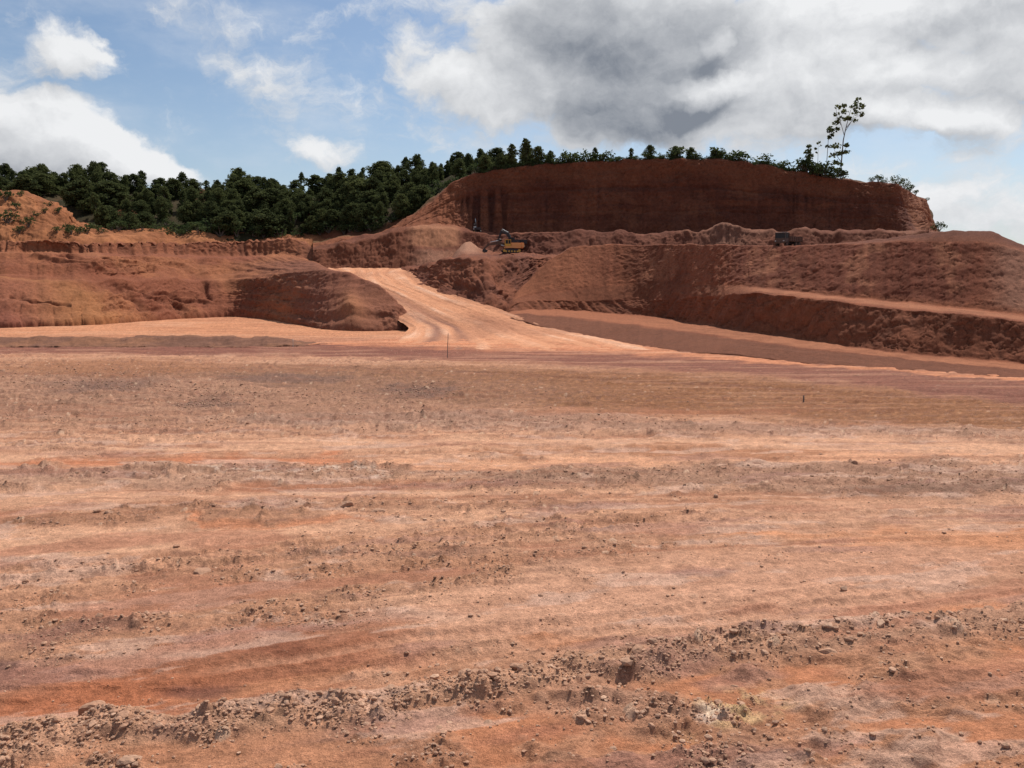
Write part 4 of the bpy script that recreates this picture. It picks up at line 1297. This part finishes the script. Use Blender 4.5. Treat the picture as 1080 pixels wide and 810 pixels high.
p = on(D, 539, 270, 144)
excavator('yellow and orange excavator with its boom stretched low to the left', p, math.pi + .12, M_YEL, M_ORG, 1.12, 'low', arm=M_RUST)
p = on(D, 544, 264, 154)
p[2] = max(p[2], to_world(np.array(544.), np.array(262.), np.array(154.))[2])
excavator('dark blue excavator standing behind the yellow excavator', p, math.pi - .5, M_BLU, M_BLU, 1.0, 'high')
p = on(U_, 503, 247, 163)
excavator('small dark excavator with a pale raised boom at the cliff foot', p, 1.9, M_DRK, M_DRK, .62, 'up', cabm=M_PAL)


def tipper(label, loc, rz, sc=1.0):
    root = bpy.data.objects.new('tipper_truck', None); COL.objects.link(root)
    root.location = [float(q) for q in loc]; root.rotation_euler = (0, 0, rz); root.scale = (sc,) * 3
    tag(root, label, 'truck')
    MB().box(-3.6, 3.3, -.45, .45, .7, .98, .03).build('chassis', M_DRK, root)
    cab = MB().box(1.9, 3.6, -1.2, 1.2, .75, 1.75, .08).box(1.9, 2.05, -1.2, 1.2, 1.75, 2.75, .03).box(3.3, 3.45, -1.2, -1.08, 1.75, 2.75, .02).box(3.3, 3.45, 1.08, 1.2, 1.75, 2.75, .02) \
        .box(2.6, 2.7, -1.21, -1.12, 1.75, 2.75, .02).box(2.6, 2.7, 1.12, 1.21, 1.75, 2.75, .02).box(1.86, 3.5, -1.24, 1.24, 2.75, 2.9, .05).build('cab', M_CABD, root)
    MB().box(2.06, 3.4, -1.14, 1.14, 1.74, 2.74, .02).build('window', M_GLS, cab)
    MB().box(1.95, 3.3, -1.1, 1.1, 2.9, 2.96, .02).build('roof_panel', M_PAL, cab)
    MB().box(3.58, 3.72, -1.2, 1.2, .6, .9, .03).build('bumper', M_RUST, root)
    for sy in (-1, 1):
        MB().box(3.58, 3.66, sy * .95 - .16, sy * .95 + .16, 1.05, 1.25, .03).build('headlight', M_PAL, root)
        for x in (2.6, -1.4, -2.7):
            t = MB().cyl((x, sy * 1.0, .52), .52, .42, n=24).build('tyre', M_TYR, root)
            MB().cyl((x, sy * 1.19, .52), .26, .08, n=16).build('rim', M_RUST, t)
    tray = MB().box(-3.9, 1.7, -1.2, 1.2, 1.05, 1.2, .03).box(-3.9, 1.7, -1.25, -1.15, 1.2, 2.2, .02).box(-3.9, 1.7, 1.15, 1.25, 1.2, 2.2, .02).box(1.62, 1.74, -1.25, 1.25, 1.2, 2.75, .02).box(-3.98, -3.88, -1.25, 1.25, 1.1, 2.1, .02).build('tipper_body', M_RUST, root)
    rb = MB()
    for i in range(7):
        x = -3.6 + i * .8
        rb.box(x - .06, x + .06, -1.33, -1.25, 1.1, 2.15, .01).box(x - .06, x + .06, 1.25, 1.33, 1.1, 2.15, .01)
    rb.build('tray_rib', M_RUST, tray)
    return root


p = on(Bn, 831, 260, 81)
tipper('dark dusty tipper truck parked on the upper bench at the right', p + np.array([0, 0, .05]), math.pi + .75, .68)


def stake(px, py, h, r, label, mat, name='survey_stake', lean=0.):
    q = ground_z(px, py)
    tp = (float(q[0] + lean), float(q[1]), float(q[2] + h))
    o = tube_mesh(name, [[(float(q[0]), float(q[1]), float(q[2] - .3), r), ((q[0] + tp[0]) / 2, tp[1], q[2] + h / 2, r), tp + (r * .8,), tp[:2] + (tp[2] + .01, .002)]], mat, 8)
    tag(o, label, 'stake')


M_STK = plain('weathered_stake', (.16, .12, .10), .9)
stake(471.5, 378, 2.5, .035, 'thin dark upright stake standing where the haul road meets the floor', M_STK, lean=.12)
stake(846.5, 425, .42, .05, 'short dark peg standing in the ochre ground', M_STK, 'wooden_peg')
stake(309, 366, 1.0, .04, 'short pale peg beside the earth berm end', plain('pale_stake', (.5, .42, .36), .9), 'wooden_peg')

# ------------------------------------------------------------------ clods
def rock_arrays(seed, sub=2, rough_=.22):
    r = np.random.default_rng(seed)
    bm = bmesh.new()
    bmesh.ops.create_icosphere(bm, subdivisions=sub, radius=1)
    V = np.array([v_.co[:] for v_ in bm.verts]); T = np.array([[v_.index for v_ in f.verts] for f in bm.faces])
    bm.free()
    for _ in range(9):                                # flat broken faces
        n = r.normal(size=3); n /= np.linalg.norm(n)
        d = r.uniform(.55, .85)
        k = V @ n - d
        V = V - np.maximum(k, 0)[:, None] * n
    V = V * (1 + rough_ * .5 * per3(V[:, 0] * 2.3 + seed, V[:, 1] * 2.3, V[:, 2] * 2.3)[:, None])
    V *= np.array([1, r.uniform(.65, 1), r.uniform(.5, .75)])
    return V, T


ROCKS = []
for i in range(7):
    V, T = rock_arrays(500 + i, 3)
    o = unlink(raw_mesh('clod', V, T, M_CLOD, smooth=False))
    ROCKS.append(o.data)


def clod(px, py, wpx_, label, group=None, i=None, sink=.42, flat_=1.0, name='clod', cat='clod'):
    q = ground_z(px, py)
    r = wpx_ * .5 * math.hypot(q[1], 7.5) / F
    o = bpy.data.objects.new(name, ROCKS[random.randrange(7) if i is None else i])
    COL.objects.link(o)
    o.location = (float(q[0]), float(q[1]), float(q[2] + r * .5 * flat_ - r * sink))
    o.scale = (r, r, r * flat_)
    o.rotation_euler = (random.uniform(-.25, .25), random.uniform(-.25, .25), random.uniform(0, 6.28))
    tag(o, label, cat, group)


clod(96, 752, 30, 'largest rounded clod on the left end of the windrow', i=0)
clod(490, 726, 17, 'blocky pale clod standing in the middle of the windrow', i=1)
clod(365, 537, 17, 'dark rounded clod alone on the tan ground', i=2)
clod(402, 541, 26, 'flat dark lump of crust right of the lone rounded clod', i=3, flat_=.5)
clod(103, 544, 11, 'left one of two small dark clods side by side', i=4)
clod(115, 546, 11, 'right one of two small dark clods side by side', i=5)
clod(215, 605, 24, 'pale broad half buried clod on the rough ground', i=6, flat_=.6)
clod(900, 492, 10, 'dark clod beside the pale wheel track', i=1)
clod(890, 623, 9, 'single dark clod on the smooth pink ground', i=2)
clod(1058, 526, 24, 'flat pale slab lying near the right edge', i=3, flat_=.25)
clod(135, 803, 24, 'pale crumbly clump at the bottom left', i=5, flat_=.8)
clod(672, 696, 17, 'angular purple grey clod on the windrow', i=4)
clod(872, 692, 24, 'wide grey clod on the right part of the windrow', i=0, flat_=.7)
for k in range(42):
    px = random.uniform(-10, 1085)
    py = lin(px, WCEN) + random.gauss(0, 6 if px < 600 else 10)
    clod(px, py, random.choice((7, 8, 9, 10, 11, 13)) * random.uniform(.9, 1.15), 'earth clod in the windrow, ' + ('on its narrow left part' if px < 540 else 'on its broad right part'), 'clods in the windrow')
for k in range(16):
    px = random.uniform(420, 1080)
    py = random.uniform(lin(px, WCEN) + 20, 806)
    clod(px, py, random.uniform(6, 11), 'earth clod on the torn crust below the windrow', 'clods below the windrow', flat_=.7)

# loose clods nobody could count
small = [rock_arrays(600 + i, 1, .3) for i in range(6)]
norm = np.clip(rr, 0, 1.6)
Vs, Ts, off = [], [], 0
want = 42000
cpx = rng.uniform(-60, 1140, want * 6); cpy = 352 + (845 - 352) * rng.random(want * 6) ** .8
ii = np.clip(np.searchsorted(-gpy, -cpy), 0, len(gpy) - 1); jj = np.clip(np.searchsorted(gpx, cpx), 0, len(gpx) - 1)
pr = (rr[ii, jj].clip(.03, 1.) ** 1.7) * .36 + wind[ii, jj] * .27 * (1 - .45 * (cpx > 560))
keep = list(np.where(rng.random(want * 6) < pr * .8)[0][:want])
heaps = []
for (hx, hy, hw, hh, hn) in ((60, 398, 110, 12, 160), (120, 408, 70, 6, 130), (215, 427, 34, 5, 130), (235, 420, 60, 8, 80), (440, 414, 30, 6, 130), (330, 418, 150, 12, 260), (330, 498, 110, 6, 160), (700, 505, 260, 12, 260), (980, 515, 120, 9, 150),
                            (150, 445, 200, 8, 150), (600, 447, 200, 6, 150), (60, 670, 60, 9, 110), (420, 585, 80, 8, 120), (340, 655, 80, 8, 140)):
    heaps += [(rng.normal(hx, hw * .6), rng.normal(hy, hh * .6)) for _ in range(hn)]
heaps = np.array(heaps)
n0_ = len(cpx)
cpx = np.concatenate([cpx, heaps[:, 0]]); cpy = np.concatenate([cpy, heaps[:, 1]])
ii = np.clip(np.searchsorted(-gpy, -cpy), 0, len(gpy) - 1); jj = np.clip(np.searchsorted(gpx, cpx), 0, len(gpx) - 1)
keep += list(range(n0_, len(cpx)))
for k in keep:
    q = gp[ii[k], jj[k]]
    V, T = small[k % 6]
    px_m = q[1] / F
    r = min(.15, max(.015, .024 * np.exp(rng.normal(0, .5)), 0.5 * px_m * np.exp(rng.normal(0, .4))))
    if k >= n0_: r = px_m * rng.uniform(.7, 1.7)
    a = rng.uniform(0, 6.28); ca, sa = math.cos(a), math.sin(a)
    W_ = V * r
    W_ = np.stack([W_[:, 0] * ca - W_[:, 1] * sa, W_[:, 0] * sa + W_[:, 1] * ca, W_[:, 2]], 1)
    Vs.append(W_ + q + np.array([0, 0, r * .22])); Ts.append(T + off); off += len(V)
g = raw_mesh('loose_clods', np.concatenate(Vs), np.concatenate(Ts), M_CLOD, smooth=False)
tag(g, 'loose small clods scattered over the pit floor', kind='stuff')
print('done', round(time.time() - T0, 1), sum(len(m_.polygons) for m_ in bpy.data.meshes))
